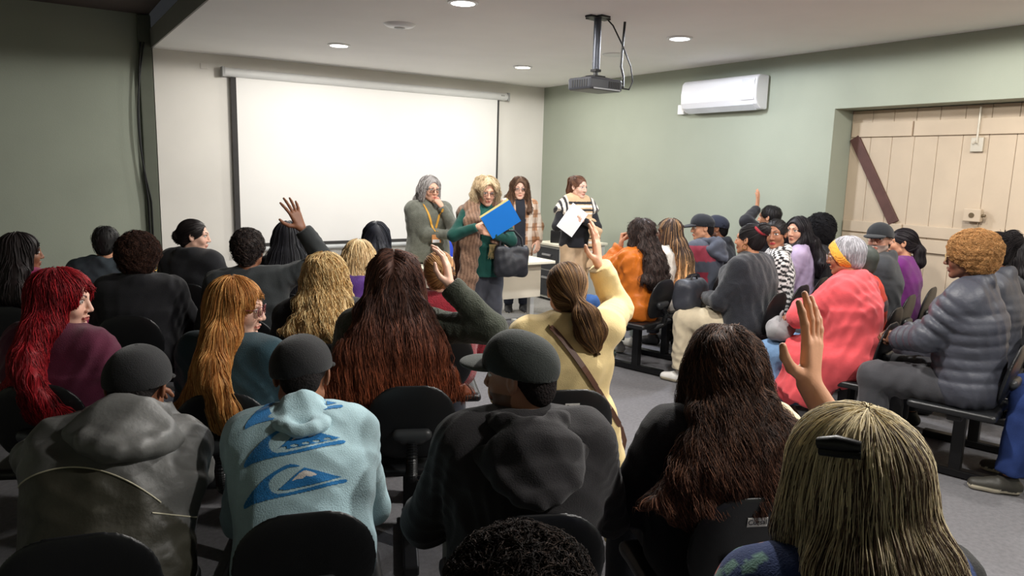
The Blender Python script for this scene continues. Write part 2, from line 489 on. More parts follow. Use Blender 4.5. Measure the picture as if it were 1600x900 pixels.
def face_colour(J, W, skin, lip, brow, iris=(60, 40, 28), beard=None, blush=True):
    c = np.repeat(lin(skin)[None], len(W), 0)
    h = (W - J['hc']) @ J['Rh'] / J['hs']
    x, y, z = h[:, 0], h[:, 1], h[:, 2]; ax_ = np.abs(x)
    near = (np.linalg.norm(h, axis=1) < .16)
    f = near & (y > .045)
    if blush:
        b = np.exp(-(((ax_ - .04) / .02) ** 2 + ((z + .03) / .02) ** 2)) * f * .25
        c = c * (1 - b[:, None]) + c * np.array([1.15, .78, .75]) * b[:, None]
    m = f & (((x / .022) ** 2 + ((z + .0652) / .0095) ** 2) < 1) & (y > .07)
    c[m] = lin(lip)
    if beard is not None:
        m = near & (y > .0) & (z < -.04 - .02 * (ax_ < .02)) & (z > -.14) & ~m & (ax_ < .075)
        c[m] = lin(beard) * .75 + c[m] * .25
        m = f & (z < -.04) & (z > -.054) & (ax_ < .03); c[m] = lin(beard)
    t = (ax_ - .012) / .036
    m = f & (t > 0) & (t < 1) & (np.abs(z - (.0235 + .010 * np.sin(t * 2.6))) < .0042 * (1.15 - t))
    c[m] = lin(brow)
    ex, ez = (ax_ - .031) / .0155, (z - .006) / .0072
    e = f & (ex ** 2 + ez ** 2 < 1)
    lash = f & ~e & (ex ** 2 + ((z - .0078) / .0095) ** 2 < 1.12) & (z > .008)
    c[lash] = lin(brow) * .5
    c[e] = lin((222, 214, 206))
    m = f & ((ax_ - .031) ** 2 + (z - .0062) ** 2 < .0062 ** 2); c[m] = lin(iris)
    m = f & ((ax_ - .031) ** 2 + (z - .0062) ** 2 < .0028 ** 2); c[m] = lin((8, 7, 7))
    return c

def torso_prims(J, w, off, fem, belly=1., low=True):
    R, x = J['Rc'], J['Rc'] @ V(1, 0, 0)
    pr = []
    if low: pr.append(E(J['pel'] + V(0, -.02, .03), V(.168 * w + off, .118 * w + off, .125 + off * .5), .06))
    K = .05 if off < 0 else .085
    pr += [C(J['pel'] + V(0, -.005, .02), J['waist'], .108 * w + off, .100 * w + off, K, x, 1.32),
           C(J['waist'], J['chest'], .100 * w + off, .106 * w + off, K, x, 1.34),
           C(J['chest'], J['shc'] - R @ V(0, 0, .015), .106 * w + off, .074 + off * .8, K, x, 1.5),
           C(J['shL'], J['shR'], .048 + off, k=K)]
    for sg, sh in ((-1, J['shL']), (1, J['shR'])):
        pr.append(C(J['neck'] + R @ V(sg * .025, -.012, -.012), sh * .8 + J['shc'] * .2 + R @ V(0, 0, .01), .036 + off * .6, .045 + off * .8, .04))
        if fem: pr.append(E(J['chest'] + R @ V(sg * .07 * w, .075 * w, .03), V(.068 * w + off, .058 * w + off, .068 + off), .04, R))
    if belly > 1: pr.append(E(J['waist'] + R @ V(0, .05 * belly, -.05), V(.13 * w * belly + off, .09 * w * belly + off, .12), .05, R))
    return pr

def arm_prims(J, sd, off, w, frac=1., cuff=1, rib=None):
    a, e, wr = J['sh' + sd], J['el' + sd], J['wr' + sd]
    q = e + (wr - e) * frac
    return [C(a, e, .050 * w + off, .040 * w + off, .035, rib=rib), C(e, q, .040 * w + off, (.040 - .013 * frac) * w + off, .025, flat=cuff, rib=rib)]

def leg_prims(J, sd, off, w, frac=1., flare=0., flat=1):
    h, k, a = J['hip' + sd], J['kn' + sd], J['an' + sd]
    return [C(h, k, .088 * w + off, .058 * w + off, .05), C(k, k + (a - k) * frac, .056 * w + off, .040 * w + off + flare, .03, flat=flat)]

def hood_prims(J, size=1.):
    R, n = J['Rc'], J['neck']; pr = []; s = size
    pts = []
    for i in range(13):
        a = (-155 + 310 * i / 12) * D2R
        pts.append(n + R @ V(.086 * s * math.sin(a), -.025 - .086 * s * math.cos(a), .012 + .022 * math.cos(a) * (1 if math.cos(a) > 0 else 1.6)))
    for a, b in zip(pts[:-1], pts[1:]): pr.append(C(a, b, .027 * s, k=.016))
    pr.append(E(n + R @ V(0, -.115 * s, -.06 * s), V(.132, .058, .105) * s, .025, R @ Rx(.32)))
    pr.append(E(n + R @ V(0, -.155 * s, -.10 * s), V(.085, .045, .06) * s, .03, R @ Rx(.3)))
    q = [n + R @ V(sx * s, -.06 - dy * s, dz * s) for sx, dy, dz in ((-.135, -.05, -.01), (-.125, .03, -.05), (-.085, .10, -.095), (-.04, .135, -.125), (.0, .145, -.135), (.04, .135, -.125), (.085, .10, -.095), (.125, .03, -.05), (.135, -.05, -.01))]
    for a, b in zip(q[:-1], q[1:]): pr.append(C(a, b, .017 * s, k=.03))
    pr.append(dict(E(n + R @ V(0, -.05 * s, .055), V(.060, .060, .05) * s, .02, R), sub=True))
    pr.append(C(n - J['nd'] * .002, n + J['nd'] * .12, .050, k=.012, sub=True))
    return pr

def shoe_prims(J, sd, stand, fd=None):
    a = J['an' + sd]; k = J['kn' + sd]
    f = unit(V(0.12 * (1 if sd == 'R' else -1), 1, 0) if fd is None else fd)
    g = V(a[0], a[1], a[2] - .085)
    lift = g[2]
    pr = [C(g - f * .035 + V(0, 0, .045), g + f * .06 + V(0, 0, .04), .040, .041, .02),
          C(g + f * .06 + V(0, 0, .038), g + f * .15 + V(0, 0, .03), .042, .034, .02, u=np.cross(f, (0, 0, 1)), su=1.12),
          C(a - V(0, 0, .02), a + V(0, 0, .02), .046, .047, .02, flat=1),
          dict(B(V(g[0], g[1], lift - .06), V(.3, .3, .0605), .001, .004), sub=True)]
    return pr

def mixcol(base, n, rs, var=.22, hi=None, hip=0.):
    c = np.repeat(lin(base)[None], n, 0) * (1 + var * rs.randn(n, 1)).clip(.35, 1.9)
    if hi is not None:
        m = rs.rand(n) < hip
        c[m] = lin(hi) * (1 + .15 * rs.randn(m.sum(), 1)).clip(.6, 1.5)
    return c

def hair_build(root, J, h, seed, res):
    hc, R, s, Rc = J['hc'], J['Rh'], J['hs'], J['Rc']
    P = lambda x, y, z: hc + R @ (V(x, y, z) * s)
    st = h['style']; vol = h.get('vol', 0.); rs = np.random.RandomState(seed)
    xh = R @ V(1, 0, 0); xc = Rc @ V(1, 0, 0); xd = xh
    w = h.get('w', 1.)
    face = E(P(0, .118, -.05 + h.get('fringe', .014 if st == 'long' else 0)), V(.070, .078, .108) * s, .012, R, sub=True)
    face2 = E(P(0, .10, .028), V(.055, .054, .048) * s, .012, R, sub=True)
    pr = []
    tie = tail = None
    if st in ('short', 'crop'):
        t = .0 if st == 'short' else -.006
        pr = [E(P(0, -.018, .034), V(.084 + t + vol, .101 + t + vol, .087 + t + vol) * s, .02, R),
              E(P(0, -.06, -.035), V(.058, .045, .05) * s, .03, R),
              face, face2, dict(E(P(0, .045, -.085), V(.12, .082, .088) * s, .012, R), sub=True)]
    elif st == 'afro':
        a = h.get('r', (.125, .13, .115))
        pr = [E(P(0, -.035, .045), V(*a) * s, .02, R), E(P(0, -.05, -.02), V(a[0] * .8, a[1] * .75, a[2] * .75) * s, .03, R),
              E(P(0, .135, -.055 + h.get('fringe', 0)), V(.080, .088, .118) * s, .015, R, sub=True), dict(E(P(0, .055, -.10), V(.15, .09, .085) * s, .012, R), sub=True)]
    elif st in ('pony', 'bun'):
        tie = P(*h.get('tie', (0, -.105, .0)))
        pr = [E(P(0, -.017, .032), V(.082 + vol, .101 + vol, .087 + vol) * s, .02, R),
              E(P(0, -.055, -.03), V(.062, .05, .055) * s, .03, R),
              face, face2, dict(E(P(0, .045, -.09), V(.12, .075, .09) * s, .012, R), sub=True),
              C(P(0, -.085, .0), tie, .03 * s, .02 * s, .03)]
        if st == 'bun': pr.append(E(tie + R @ V(0, -.02, .01), V(1, 1, 1) * h.get('r', .045), .012))
        else:
            tl = h.get('tail', [(0, -.05, -.03), (0, -.07, -.14), (.01, -.06, -.25)])
            pts = [tie] + [tie + V(*q) for q in tl]; rr = h.get('tr', [.022, .04, .05, .02])
            for i in range(len(pts) - 1): pr.append(C(pts[i], pts[i + 1], rr[i], rr[i + 1], .015, u=xc, su=h.get('tsu', 1.15)))
            tail = pts
    else:   # long / bob
        hw = h.get('hw', .15); ln = h.get('len', .35); th = h.get('th', .05)
        pr = [E(P(0, -.018, .036), V(.090 + vol, .107 + vol, .092 + vol * .6) * s, .02, R),
              E(P(0, -.05, -.03), V(.088 + vol, .068 + vol, .09) * s, .03, R)]
        fy = h.get('side', .02)
        for sg in (-1, 1):
            pr.append(C(P(sg * .070, fy - .01, .045), P(sg * (.082 + vol), fy - .02, -.09), .028 * s, .030 * s + vol * .4, .02))
        pr += [face, face2]
        dep = .115 * w + .045
        sp = J['spine']; m = len(sp) - 1; seglen = np.linalg.norm(sp[m] - sp[0]) / m
        bp = [P(0, -.045, -.02), J['neck'] + Rc @ V(0, -.075, .03)]
        need = ln - np.linalg.norm(bp[1] - bp[0]); f = 1.; hx = h.get('dx', 0.)
        acc = 0
        for fr in (.9, .75, .58, .4, .22, .05):
            q = sp[int(fr * m)] + Rc @ V(hx, -dep * (.86 if fr > .85 else 1.) - h.get('push', 0), 0)
            dl = np.linalg.norm(q - bp[-1])
            if acc + dl > need:
                q = bp[-1] + (q - bp[-1]) * max(need - acc, .02) / dl; bp.append(q); break
            acc += dl; bp.append(q)
        nb = len(bp) - 1
        for i in range(nb):
            f0, f1 = i / nb, (i + 1) / nb
            hw0, hw1 = .085 + (hw - .085) * min(1, f0 * 1.5), .085 + (hw - .085) * min(1, f1 * 1.5)
            t0, t1 = .075 + (th - .075) * min(1, f0 * 2), .075 + (th - .075) * min(1, f1 * 2)
            if i == nb - 1: t1 *= .55; hw1 *= h.get('endw', .92)
            pr.append(C(bp[i], bp[i + 1], t0, t1, .03, u=xh * (1 - f0) + xc * f0, su=(hw0 / t0 + hw1 / t1) / 2))
        if h.get('front'):
            fl = h['front']
            for sg in ((-1, 1) if h.get('fsides') is None else h['fsides']):
                p0 = P(sg * .085, .015, -.06); p1 = J['neck'] + Rc @ V(sg * .095, .045, -.02); p2 = J['chest'] + Rc @ V(sg * .10, .13 * w + .03, .12 - fl * .5)
                pr += [C(p0, p1, .034, .036, .03), C(p1, p2, .036, .02, .03, u=xc, su=1.4)]
    if h.get('extra'): pr += h['extra'](J, P)
    step = h.get('step', .008)
    pr_u = pr
    los, his = zip(*[bbox(p) for p in pr_u if not p['sub']])
    ax, d = field(pr_u, step)
    if h.get('noise'): add_noise(ax, d, [(a, f, seed + i) for i, (a, f) in enumerate(h['noise'])])
    W, Q = nets(ax, d, 1)
    base = lin(h['rgb'])
    hi, hip = h.get('hi'), h.get('hip', .0)
    ztop, zbot = W[:, 2].max(), W[:, 2].min()
    tipc = lin(h['tip']) if 'tip' in h else None
    def grad(c, z):
        if tipc is None: return c
        f = np.clip(((ztop - z) / (ztop - zbot) - h.get('tip0', .45)) / .45, 0, 1)[:, None]
        k = c / np.maximum(base[None], 1e-4)
        return c * (1 - f) + tipc[None] * k.mean(1, keepdims=True) * f
    cb = base if hi is None else base * (1 - hip) + lin(hi) * hip
    colW = grad(np.repeat(cb[None], len(W), 0), W[:, 2])
    VV, FF, CC = [W], [Q], [colW]; nv = len(W)
    n = int(h.get('n', 300) * (2.2 if J['near'] else 1.9))
    if n:
        crown = P(0, -.03, .12); hz = hc[2]
        seedp = W[rs.randint(0, len(W), n)]
        nc = np.where(np.linalg.norm(W - P(0, -.03, .12), axis=1) < .065)[0]
        if st not in ('afro',) and len(nc): seedp[:n // 7] = W[rs.choice(nc, n // 7)] + rs.randn(n // 7, 3) * .003
        if st == 'afro' or h.get('curl'):
            rv = rs.randn(n, 3)
            fl = lambda p, N: rv + .001 * N
            sv, sf, k, per, pts = strands(ax, d, seedp, fl, h.get('sl', .05), 9, h.get('rad', .0016), rs, wave=h.get('wave', (.006, 45)), lift=(-.004, .006))
        else:
            if tie is not None:
                tdir = unit(tail[-1] - tail[0]) if tail else V(0, 0, -1)
                def fl(p, N):
                    onhead = (np.linalg.norm((p - hc), axis=1) < .135 * s)[:, None]
                    if st == 'bun': return tie[None] - p
                    toward = tie[None] - p
                    away = np.where((np.linalg.norm(p - tie, axis=1) < .05)[:, None], 1, 0)
                    return np.where(onhead & (away == 0), toward / (np.linalg.norm(toward, axis=1)[:, None] + 1e-6), tdir[None] + .6 * (p - tie) / (np.linalg.norm(p - tie, axis=1)[:, None] + .05))
            else:
                part = h.get('part', 0.); fwd = R @ V(0, 1, 0)
                bk = h.get('back', 0.)
                def fl(p, N):
                    q = p - crown; up = np.clip((p[:, 2] - hz) / (.11 * s), 0, 1)[:, None]
                    rad_ = q.copy(); rad_[:, 2] = 0; rad_ /= np.linalg.norm(rad_, axis=1)[:, None] + .02
                    lx = ((p - hc) @ xh - part)[:, None]
                    sd = np.sign(lx) * xh[None] if h.get('parted') else 0
                    return V(0, 0, -1)[None] + up * (rad_ * (.3 if h.get('parted') else .9) + sd * 1.1 - fwd[None] * bk)
            sv, sf, k, per, pts = strands(ax, d, seedp, fl, h.get('sl', h.get('len', .3) * .8), h.get('seg', 14), h.get('rad', .0022) * (.5 if J['near'] else .6), rs, wave=h.get('wave', (0, 0)), lift=h.get('lift', (-.001, .006)))
        cs = mixcol(h['rgb'], k, rs, h.get('cv', .25), hi, hip)
        if 'crown' in h:
            q = (seedp - hc) @ R; m = (q[:, 2] > h['crown'][1]) & (q[:, 1] > h['crown'][2]) & (rs.rand(k) < .8)
            cs[m] = lin(h['crown'][0]) * (1 + .18 * rs.randn(m.sum(), 1)).clip(.6, 1.4)
        cs = np.repeat(cs, per, 0); cs = grad(cs, sv[:, 2])
        VV.append(sv); FF.append(sf + nv); CC.append(cs)
    o = arr_obj('hair', np.concatenate(VV), np.concatenate(FF), FUZZ if st in ('afro', 'crop') or h.get('fuzz') else HAIR, root, np.concatenate(CC))
    if st == 'pony' or h.get('tieband'):
        if tie is not None and h.get('band') is not None:
            m = MB(); d0 = unit(tail[1] - tail[0]); u = unit(np.cross(d0, V(1, 0, .1))); v2 = np.cross(d0, u)
            m.tube([tie + .027 * (u * math.cos(a) + v2 * math.sin(a)) for a in np.linspace(0, 2 * math.pi, 17)[:-1]], .007, 8, True)
            m.build('hair_tie', material('hair_tie_' + '_'.join(map(str, h['band'])), h['band'], .7), o, smooth=True)
    return o

def glasses(root, J, rgb=(40, 25, 25), shape=(.024, .019)):
    hc, R, s = J['hc'], J['Rh'], J['hs']
    P = lambda x, y, z: hc + R @ (V(x, y, z) * s)
    m = MB(); ln = MB()
    for sg in (-1, 1):
        pts = []
        for a in np.linspace(0, 2 * math.pi, 21)[:-1]:
            c, q = math.cos(a), math.sin(a)
            ex = np.sign(c) * abs(c) ** .75; ez = np.sign(q) * abs(q) ** .75
            x = sg * .0335 + shape[0] * ex; pts.append(P(x, .1015 - .25 * max(0, abs(x) - .03), .003 + shape[1] * ez))
        m.tube(pts, .0018 if J['near'] else .0011, 6, True)
        ln._add(pts, [tuple(range(len(pts)))])
        m.tube([P(sg * .0575, .0945, .011), P(sg * .074, .06, .011), P(sg * .080, -.005, .006), P(sg * .079, -.02, -.012)], .0017, 6)
    m.tube([P(-.0105, .103, .008), P(0, .106, .011), P(.0105, .103, .008)], .0016, 6)
    g = m.build('glasses', material('frame_%d_%d_%d' % rgb, rgb, .3, var=.04), root, smooth=True)
    ln.build('lens', LENS, g)
    return g

def cap(root, J, rgb, yaw=0, brim=(.078, .082), brimrgb=None, tilt=0., mat=None, flatb=False, logo=None, rough=None):
    hc, R0, s = J['hc'], J['Rh'], J['hs']
    R = R0 @ Rz(yaw * D2R) @ Rx(tilt * D2R)
    P = lambda x, y, z: hc + R @ (V(x, y, z) * s)
    pr = [E(P(0, -.004, .030), V(.0915, .112, .096) * s, .01, R), E(P(0, .03, .05), V(.078, .07, .075) * s, .03, R),
          dict(B(P(0, 0, -.10), V(.2, .2, .112) * s, .001, .003, R @ Rx(.14)), sub=True),
          dict(E(P(0, -.006, .022), V(.084, .103, .086) * s, .004, R), sub=True)]
    c = sdf_obj('cap', pr, mat or CLOTH, root, rgb, .004 if J['near'] else .006)
    bp = [E(P(0, .105, .024), V(brim[0], brim[1], .016) * s, .004, R @ Rx(-.12 if not flatb else .05)),
          dict(E(P(0, .09, -.002 if not flatb else .0), V(brim[0] * 1.25, brim[1] * 1.4, .0245) * s, .003, R @ Rx(-.12 if not flatb else .05)), sub=True),
          dict(E(P(0, -.006, .022), V(.088, .107, .1) * s, .004, R), sub=True)]
    sdf_obj('brim', bp, mat or CLOTH, c, brimrgb or rgb, .0035 if J['near'] else .005)
    b = MB(); b.lathe(V(0, 0, 0), [(.002, .006), (.007, .004), (.008, 0)], 12)
    b.v = [tuple(P(0, -.004, .125) + R @ V(*v)) for v in b.v]
    b.build('button', material('cap_button', (30, 30, 32), .7), c, smooth=True)
    return c, P, R

def person(label, head, yaw=0., **o):
    """head: world position of the top of the head"""
    seed = o.get('seed', abs(hash(label)) % 9999 if False else sum(map(ord, label)) % 9973)
    yaw *= D2R; sit = o.get('pose', 'sit') == 'sit'; w = o.get('w', 1.); fem = o.get('fem', True)
    T, s = 1., 1.
    hh = o.get('hair', {}); hst = hh.get('style')
    hdz = -(hh.get('r', (.12, .12, .115))[2] + .045 - .114) if hst == 'afro' else {'long': -.016 - hh.get('vol', 0) * .6, 'crop': -.014}.get(hst, -.008)
    for _ in range(12):
        J = skeleton(o, T, s); dz = head[2] + hdz + o.get('dz', 0.) - J['top'][2]
        if sit: T = min(max(T * (1 + dz / .85), o.get('tmin', .78)), 1.2)
        else: s = s * (1 + dz / 1.64)
    near = J['near'] = o.get('near', False)
    RY = Rz(yaw); off = RY @ V(J['top'][0], J['top'][1], 0)
    base = V(head[0] - off[0], head[1] - off[1], o.get('floor', 0.))
    root = empty('person', base, yaw)
    tag(root, label, 'person', o.get('group'))
    toloc = lambda p: RY.T @ (V(*p) - base)
    J['toloc'] = toloc; J['base'] = base; J['yaw'] = yaw; J['root'] = root; J['s'] = s
    al = o.get('al', 1.) * s
    for sd, sg in (('L', -1), ('R', 1)):
        a = o.get('arm' + sd, {})
        W = toloc(a['world']) if 'world' in a else V(*a['w']) if 'w' in a else (V(sg * .09, .27, .64) if sit else J['pel'] + V(sg * .24, .05, -.02))
        pole = V(*a.get('pole', (sg * .9, -.6, -.5) if sit else (sg * .5, -1, -.1)))
        J['el' + sd], J['wr' + sd] = ik(J['sh' + sd], W, pole, .285 * al, .255 * al)
    # ---- body: one continuous surface
    inner = -.006
    pr = torso_prims(J, w * .97, inner, fem)
    refine = [(J['hc'] - .15 * J['hs'], J['hc'] + .15 * J['hs'], o.get('fres', .0032 if near else .005))]
    for sd, sg in (('L', -1), ('R', 1)):
        a = o.get('arm' + sd, {})
        pr += arm_prims(J, sd, -.002 if a.get('bare') else -.007, 1.0, 1., 0)
        fd = V(*a['fd']) if 'fd' in a else unit(J['wr' + sd] - J['el' + sd])
        if 'fdw' in a: fd = RY.T @ V(*a['fdw'])
        pn = V(*a.get('pn', (-sg * .5, .1, -1)))
        if 'pnw' in a: pn = RY.T @ V(*a['pnw'])
        hp, hctr = hand_prims(J['wr' + sd], fd, pn, sd, a.get('hand', 'relax'), a.get('hsc', 1.) * s * o.get('hsz', 1.), a.get('spread'))
        pr += hp; J['hand' + sd] = hctr; J['fd' + sd] = unit(fd); J['pn' + sd] = pn
        hr = a.get('res', .0035 if near else .0055)
        refine.append((hctr - .115, hctr + .115, hr))
        pr += leg_prims(J, sd, -.008, w * .95, 1., 0, 0)
        an = J['an' + sd]; pr.append(C(an - V(0, 0, .04), an + V(0, .10, -.055), .03, .022, .02))
    pr += head_prims(J, fem)
    ax, d = field(pr, .013, refine)
    W, Q = nets(ax, d, 1)
    skin = o.get('skin', (214, 168, 142)); lip = o.get('lip', tuple(np.array(skin) * (.86, .68, .68))); brow = o.get('brow', o.get('hair', {}).get('rgb', (50, 35, 28)))
    arr_obj('body', W, Q, SKIN, root, face_colour(J, W, skin, lip, brow, beard=o.get('beard'), iris=o.get('iris', (58, 40, 30)), blush=sum(skin) > 420))
    # ---- clothes
    t = o.get('top', {})
    if t:
        of = t.get('off', .016); tw = t.get('tw', w); rib = t.get('rib')
        gp = torso_prims(J, tw, of, fem, t.get('belly', o.get('belly', 1.)))
        if rib:
            gp = [dict(p, rib=(rib[0], rib[1], .3)) if p['t'] == 'c' and i < 4 else p for i, p in enumerate(gp)]
        for sd in 'LR': 
            gp += arm_prims(J, sd, of * t.get('sof', .9), t.get('aw', 1.), t.get('sleeve' + sd, t.get('sleeve', .97)), 1, rib)
            if t.get('cuffs'):
                e, wr = J['el' + sd], J['wr' + sd]; gp.append(C(e + (wr - e) * .84, e + (wr - e) * .97, .036 + of * .7, .034 + of * .6, .008, flat=3))
        if not sit:
            hem = t.get('hem', -.05)
            gp += [C(J['pel'], J['pel'] + V(0, 0, hem - .08), .118 * tw + of, .125 * tw + of + t.get('flare', 0), .05, V(1, 0, 0), 1.3)]
            gp.append(B(J['pel'] + V(0, 0, hem - .5), (.6, .6, .5), .001, .006, sub=True))
        if t.get('coat'):
            for sd in 'LR': gp.append(C(J['hip' + sd], J['hip' + sd] + (J['kn' + sd] - J['hip' + sd]) * t['coat'], .10 * w + of, .085 * w + of, .05, flat=1))
        col = t.get('collar', 'crew')
        nsub = C(J['neck'] - J['nd'] * .002, J['neck'] + J['nd'] * .12, .050, k=.012, sub=True)
        if col == 'hood': gp.append(nsub)
        elif col == 'turtle': gp.append(C(J['neck'] - J['nd'] * .03, J['neck'] + J['nd'] * .055, .066, .062, .015, flat=1))
        elif col == 'coat':
            Rn = J['Rc']; pts = [J['neck'] + Rn @ V(.072 * math.sin(a), -.012 - .066 * math.cos(a), .022 + .016 * math.cos(a)) for a in np.linspace(-2.5, 2.5, 11)]
            gp += [C(a, b, .017, k=.02) for a, b in zip(pts[:-1], pts[1:])] + [C(a - Rn @ V(0, 0, .03), b - Rn @ V(0, 0, .03), .026, k=.03) for a, b in zip(pts[:-1], pts[1:])]
            gp.append(nsub)
        else: gp.append(nsub)
        if t.get('extra'): gp += t['extra'](J)
        st = t.get('step', .0075 if near else .010)
        cf = None
        if 'colf' in t: cf = lambda Wv: t['colf'](J, Wv)
        cp = []
        for sd in 'LR':
            e = J['el' + sd]; cp += [(e, J['wr' + sd] - J['sh' + sd], .10), (J['sh' + sd] * .7 + e * .3, e - J['sh' + sd], .10), (e * .3 + J['wr' + sd] * .7, J['wr' + sd] - e, .07)]
        fo = t.get('fold', .006)
        J['topobj'] = sdf_obj(t.get('name', 'sweater'), gp, t.get('mat', CLOTH), root, t.get('rgb', (90, 90, 90)), st, [(fo * .35, 9., seed)], colf=cf, fold=(fo * .75, seed), crease=(cp, fo * .9, seed + 5))
        if col == 'hood':
            sdf_obj('hood', hood_prims(J, t.get('hood', 1.)), t.get('mat', CLOTH), root, t.get('hrgb', t.get('rgb', (90, 90, 90))), st, (), fold=(fo * .9, seed + 21))
    b = o.get('bottom', {})
    of = b.get('off', .012)
    gp = [E(J['pel'] + V(0, -.015, .01), V(.165 * w + of, .115 * w + of, .11 + of * .4), .05)]
    for sd in 'LR': gp += leg_prims(J, sd, of, w, b.get('frac', .93), b.get('flare', .008))
    gp.append(B(J['pel'] + V(0, 0, .60), (.5, .5, .5), .001, .006, sub=True))
    sdf_obj(b.get('name', 'trousers'), gp, b.get('mat', CLOTH), root, b.get('rgb', (40, 42, 50)), b.get('step', .011), [(.002, 9., seed + 9)], fold=(b.get('fold', .005), seed + 9), crease=([(J['kn' + q], V(0, .3, 1), .10) for q in 'LR'], .005, seed + 11))
    sh = o.get('shoes', {})
    for sd in 'LR':
        sp = shoe_prims(J, sd, not sit, o.get('toe' + sd))
        up, sole = lin(sh.get('rgb', (30, 30, 32))), lin(sh.get('sole', (30, 30, 30)))
        sdf_obj('shoe', sp, SHOE, root, (0, 0, 0), sh.get('step', .008), colf=lambda Wv: np.where((Wv[:, 2:3] < J['an' + sd][2] - .058), sole[None], up[None]))
    h = o.get('hair')
    if h: J['hair'] = hair_build(root, J, h, seed + 1, .008)
    if o.get('glasses'): glasses(root, J, o['glasses'])
    return J

# ------------------------------------------------------------------ chair
def chair_proto():
    root = empty('chair')
    t = 12 * D2R
    seat = [B((0, .02, .425), (.225, .215, .022), .02, .01), E((0, .19, .425), (.22, .07, .022), .02), E((0, 0, .468), (.17, .16, .02), .02, sub=True)]
    sdf_obj('seat', seat, BLACKP, root, (20, 20, 22), .010)
    Rb = Rx(-t * -1)
    c = V(0, -.205, .637)
    Y1 = Rb @ V(0, 1, 0)
    bk = [C(c + Rb @ V(-.042, 0, .045), c + Rb @ V(.042, 0, .045), .127, k=.03, u=Y1, su=.14),
          C(c + Rb @ V(-.055, 0, -.065), c + Rb @ V(.055, 0, -.065), .098, k=.05, u=Y1, su=.17),
          C(c + Rb @ V(-.036, 0, 0), c + Rb @ V(.036, 0, 0), .138, k=.03, u=Y1, su=.14)]
    sdf_obj('backrest', bk, BLACKP, root, (20, 20, 22), .006)
    rim = MB(); pts = []
    b = c + Rb @ V(0, -.028, -.035)
    br = [C(b + Rb @ V(-.055, 0, 0), b + Rb @ V(.055, 0, 0), .026, k=.01, u=Rb @ V(0, 1, 0), su=.9), C(b + Rb @ V(-.03, -.0, -.02), b + Rb @ V(.03, 0, -.02), .022, k=.02)]
    sdf_obj('bracket', br, material('grey_plastic', (52, 54, 56), .4, var=.05), root, (60, 60, 60), .006)
    pts, rad = [], []
    path = [b + V(0, -.012, -.03), V(0, -.262, .52), V(0, -.245, .44), V(0, -.17, .395), V(0, -.06, .385)]
    seg = []
    for i in range(len(path) - 1):
        n = max(2, int(np.linalg.norm(path[i + 1] - path[i]) / .0045))
        seg += [path[i] + (path[i + 1] - path[i]) * q / n for q in range(n)]
    seg.append(path[-1])
    for _ in range(6): seg = [seg[0]] + [(seg[i - 1] + seg[i] * 2 + seg[i + 1]) / 4 for i in range(1, len(seg) - 1)] + [seg[-1]]
    bel = MB(); bel.tube(seg, [.024 if i % 2 else .018 for i in range(len(seg))], 14)
    bel.build('bellows', BLACKP, root)
    m = MB(); m.box(-.03, .03, -.03, .03, .04, .40); m.box(-.20, .20, -.035, .035, .372, .404)
    m.build('post', BLACKM, root, bevel=.006)
    m = MB(); m.box(-.032, .032, -.26, .28, .006, .05)
    m.build('foot', BLACKM, root, bevel=.008)
    return root
CHAIR = None
def kids(o): return [c for c in bpy.data.objects if c.parent == o]
def chair(x, y, yaw, label, group, z=0., recolour=None):
    global CHAIR
    if CHAIR is None:
        CHAIR = chair_proto(); r = CHAIR
        CHAIRKIDS[:] = kids(CHAIR)
    else:
        r = CHAIR.copy(); COL.objects.link(r)
        for c in CHAIRKIDS:
            k = c.copy(); k.parent = r; COL.objects.link(k)
            if recolour and c.name.split('.')[0] in ('seat', 'backrest'):
                k.data = c.data.copy(); k.data.materials.clear(); k.data.materials.append(recolour)
    r.location = (x, y, z); r.rotation_euler = (0, 0, yaw * D2R)
    tag(r, label, 'chair', group)
    return r
CHAIRKIDS = []
# ------------------------------------------------------------------ room
WHITE = material('white_wall', (226, 222, 214), .9, var=.03, vscale=2, bump=.06, bscale=90)
CEIL = material('ceiling_paint', (246, 244, 241), .95, var=.02, vscale=2, bump=.04, bscale=60)
GREEN = material('green_wall', (160, 166, 151), .9, var=.04, vscale=1.6, bump=.10, bscale=110)
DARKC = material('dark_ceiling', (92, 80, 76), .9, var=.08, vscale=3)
GREYF = material('grey_fascia', (150, 148, 142), .9, var=.03)
CARPET = material('grey_carpet', (118, 117, 120), .98, var=.12, vscale=45, bump=.5, bscale=380, spec=.1)
CARPET2 = material('platform_carpet', (150, 148, 144), .98, var=.10, vscale=40, bump=.4, bscale=300, spec=.1)
CREAM = material('cream_wood', (198, 180, 157), .75, var=.06, vscale=3, bump=.08, bscale=40)
BROWNW = material('brown_brace', (92, 62, 56), .7, var=.15, vscale=12)
WPLAST = material('white_plastic', (226, 226, 226), .35, var=.02)
LAMIN = material('cream_laminate', (232, 226, 205), .45, var=.03, vscale=4)
SCREENM = material('screen_fabric', (236, 234, 230), .85, var=.015, vscale=1.2, bump=.05, bscale=6)
HC, XR, YF, XL = 2.85, 6.5, 9.1, 1.24
def struct(name, mb, mats, **k):
    o = mb.build(name, mats, **k); o['kind'] = 'structure'; return o
struct('floor', MB().box(-3.6, 8.2, -3.2, 10.0, -.1, 0), CARPET)
struct('ceiling', MB().box(XL, 8.2, -3.2, YF + .5, HC, HC + .19), [CEIL])
struct('trim_1', MB().box(XL - .015, XL - .0005, -3.2, YF + .0, HC - .0, HC + .2), GREYF)
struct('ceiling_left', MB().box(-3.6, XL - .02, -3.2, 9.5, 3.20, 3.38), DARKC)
struct('wall_front', MB().box(XL, XR - .0, YF, YF + .3, 0, HC), WHITE)
struct('wall_front_left', MB().box(-3.6, XL - .005, 9.16, 9.6, 0, 3.3), GREEN)
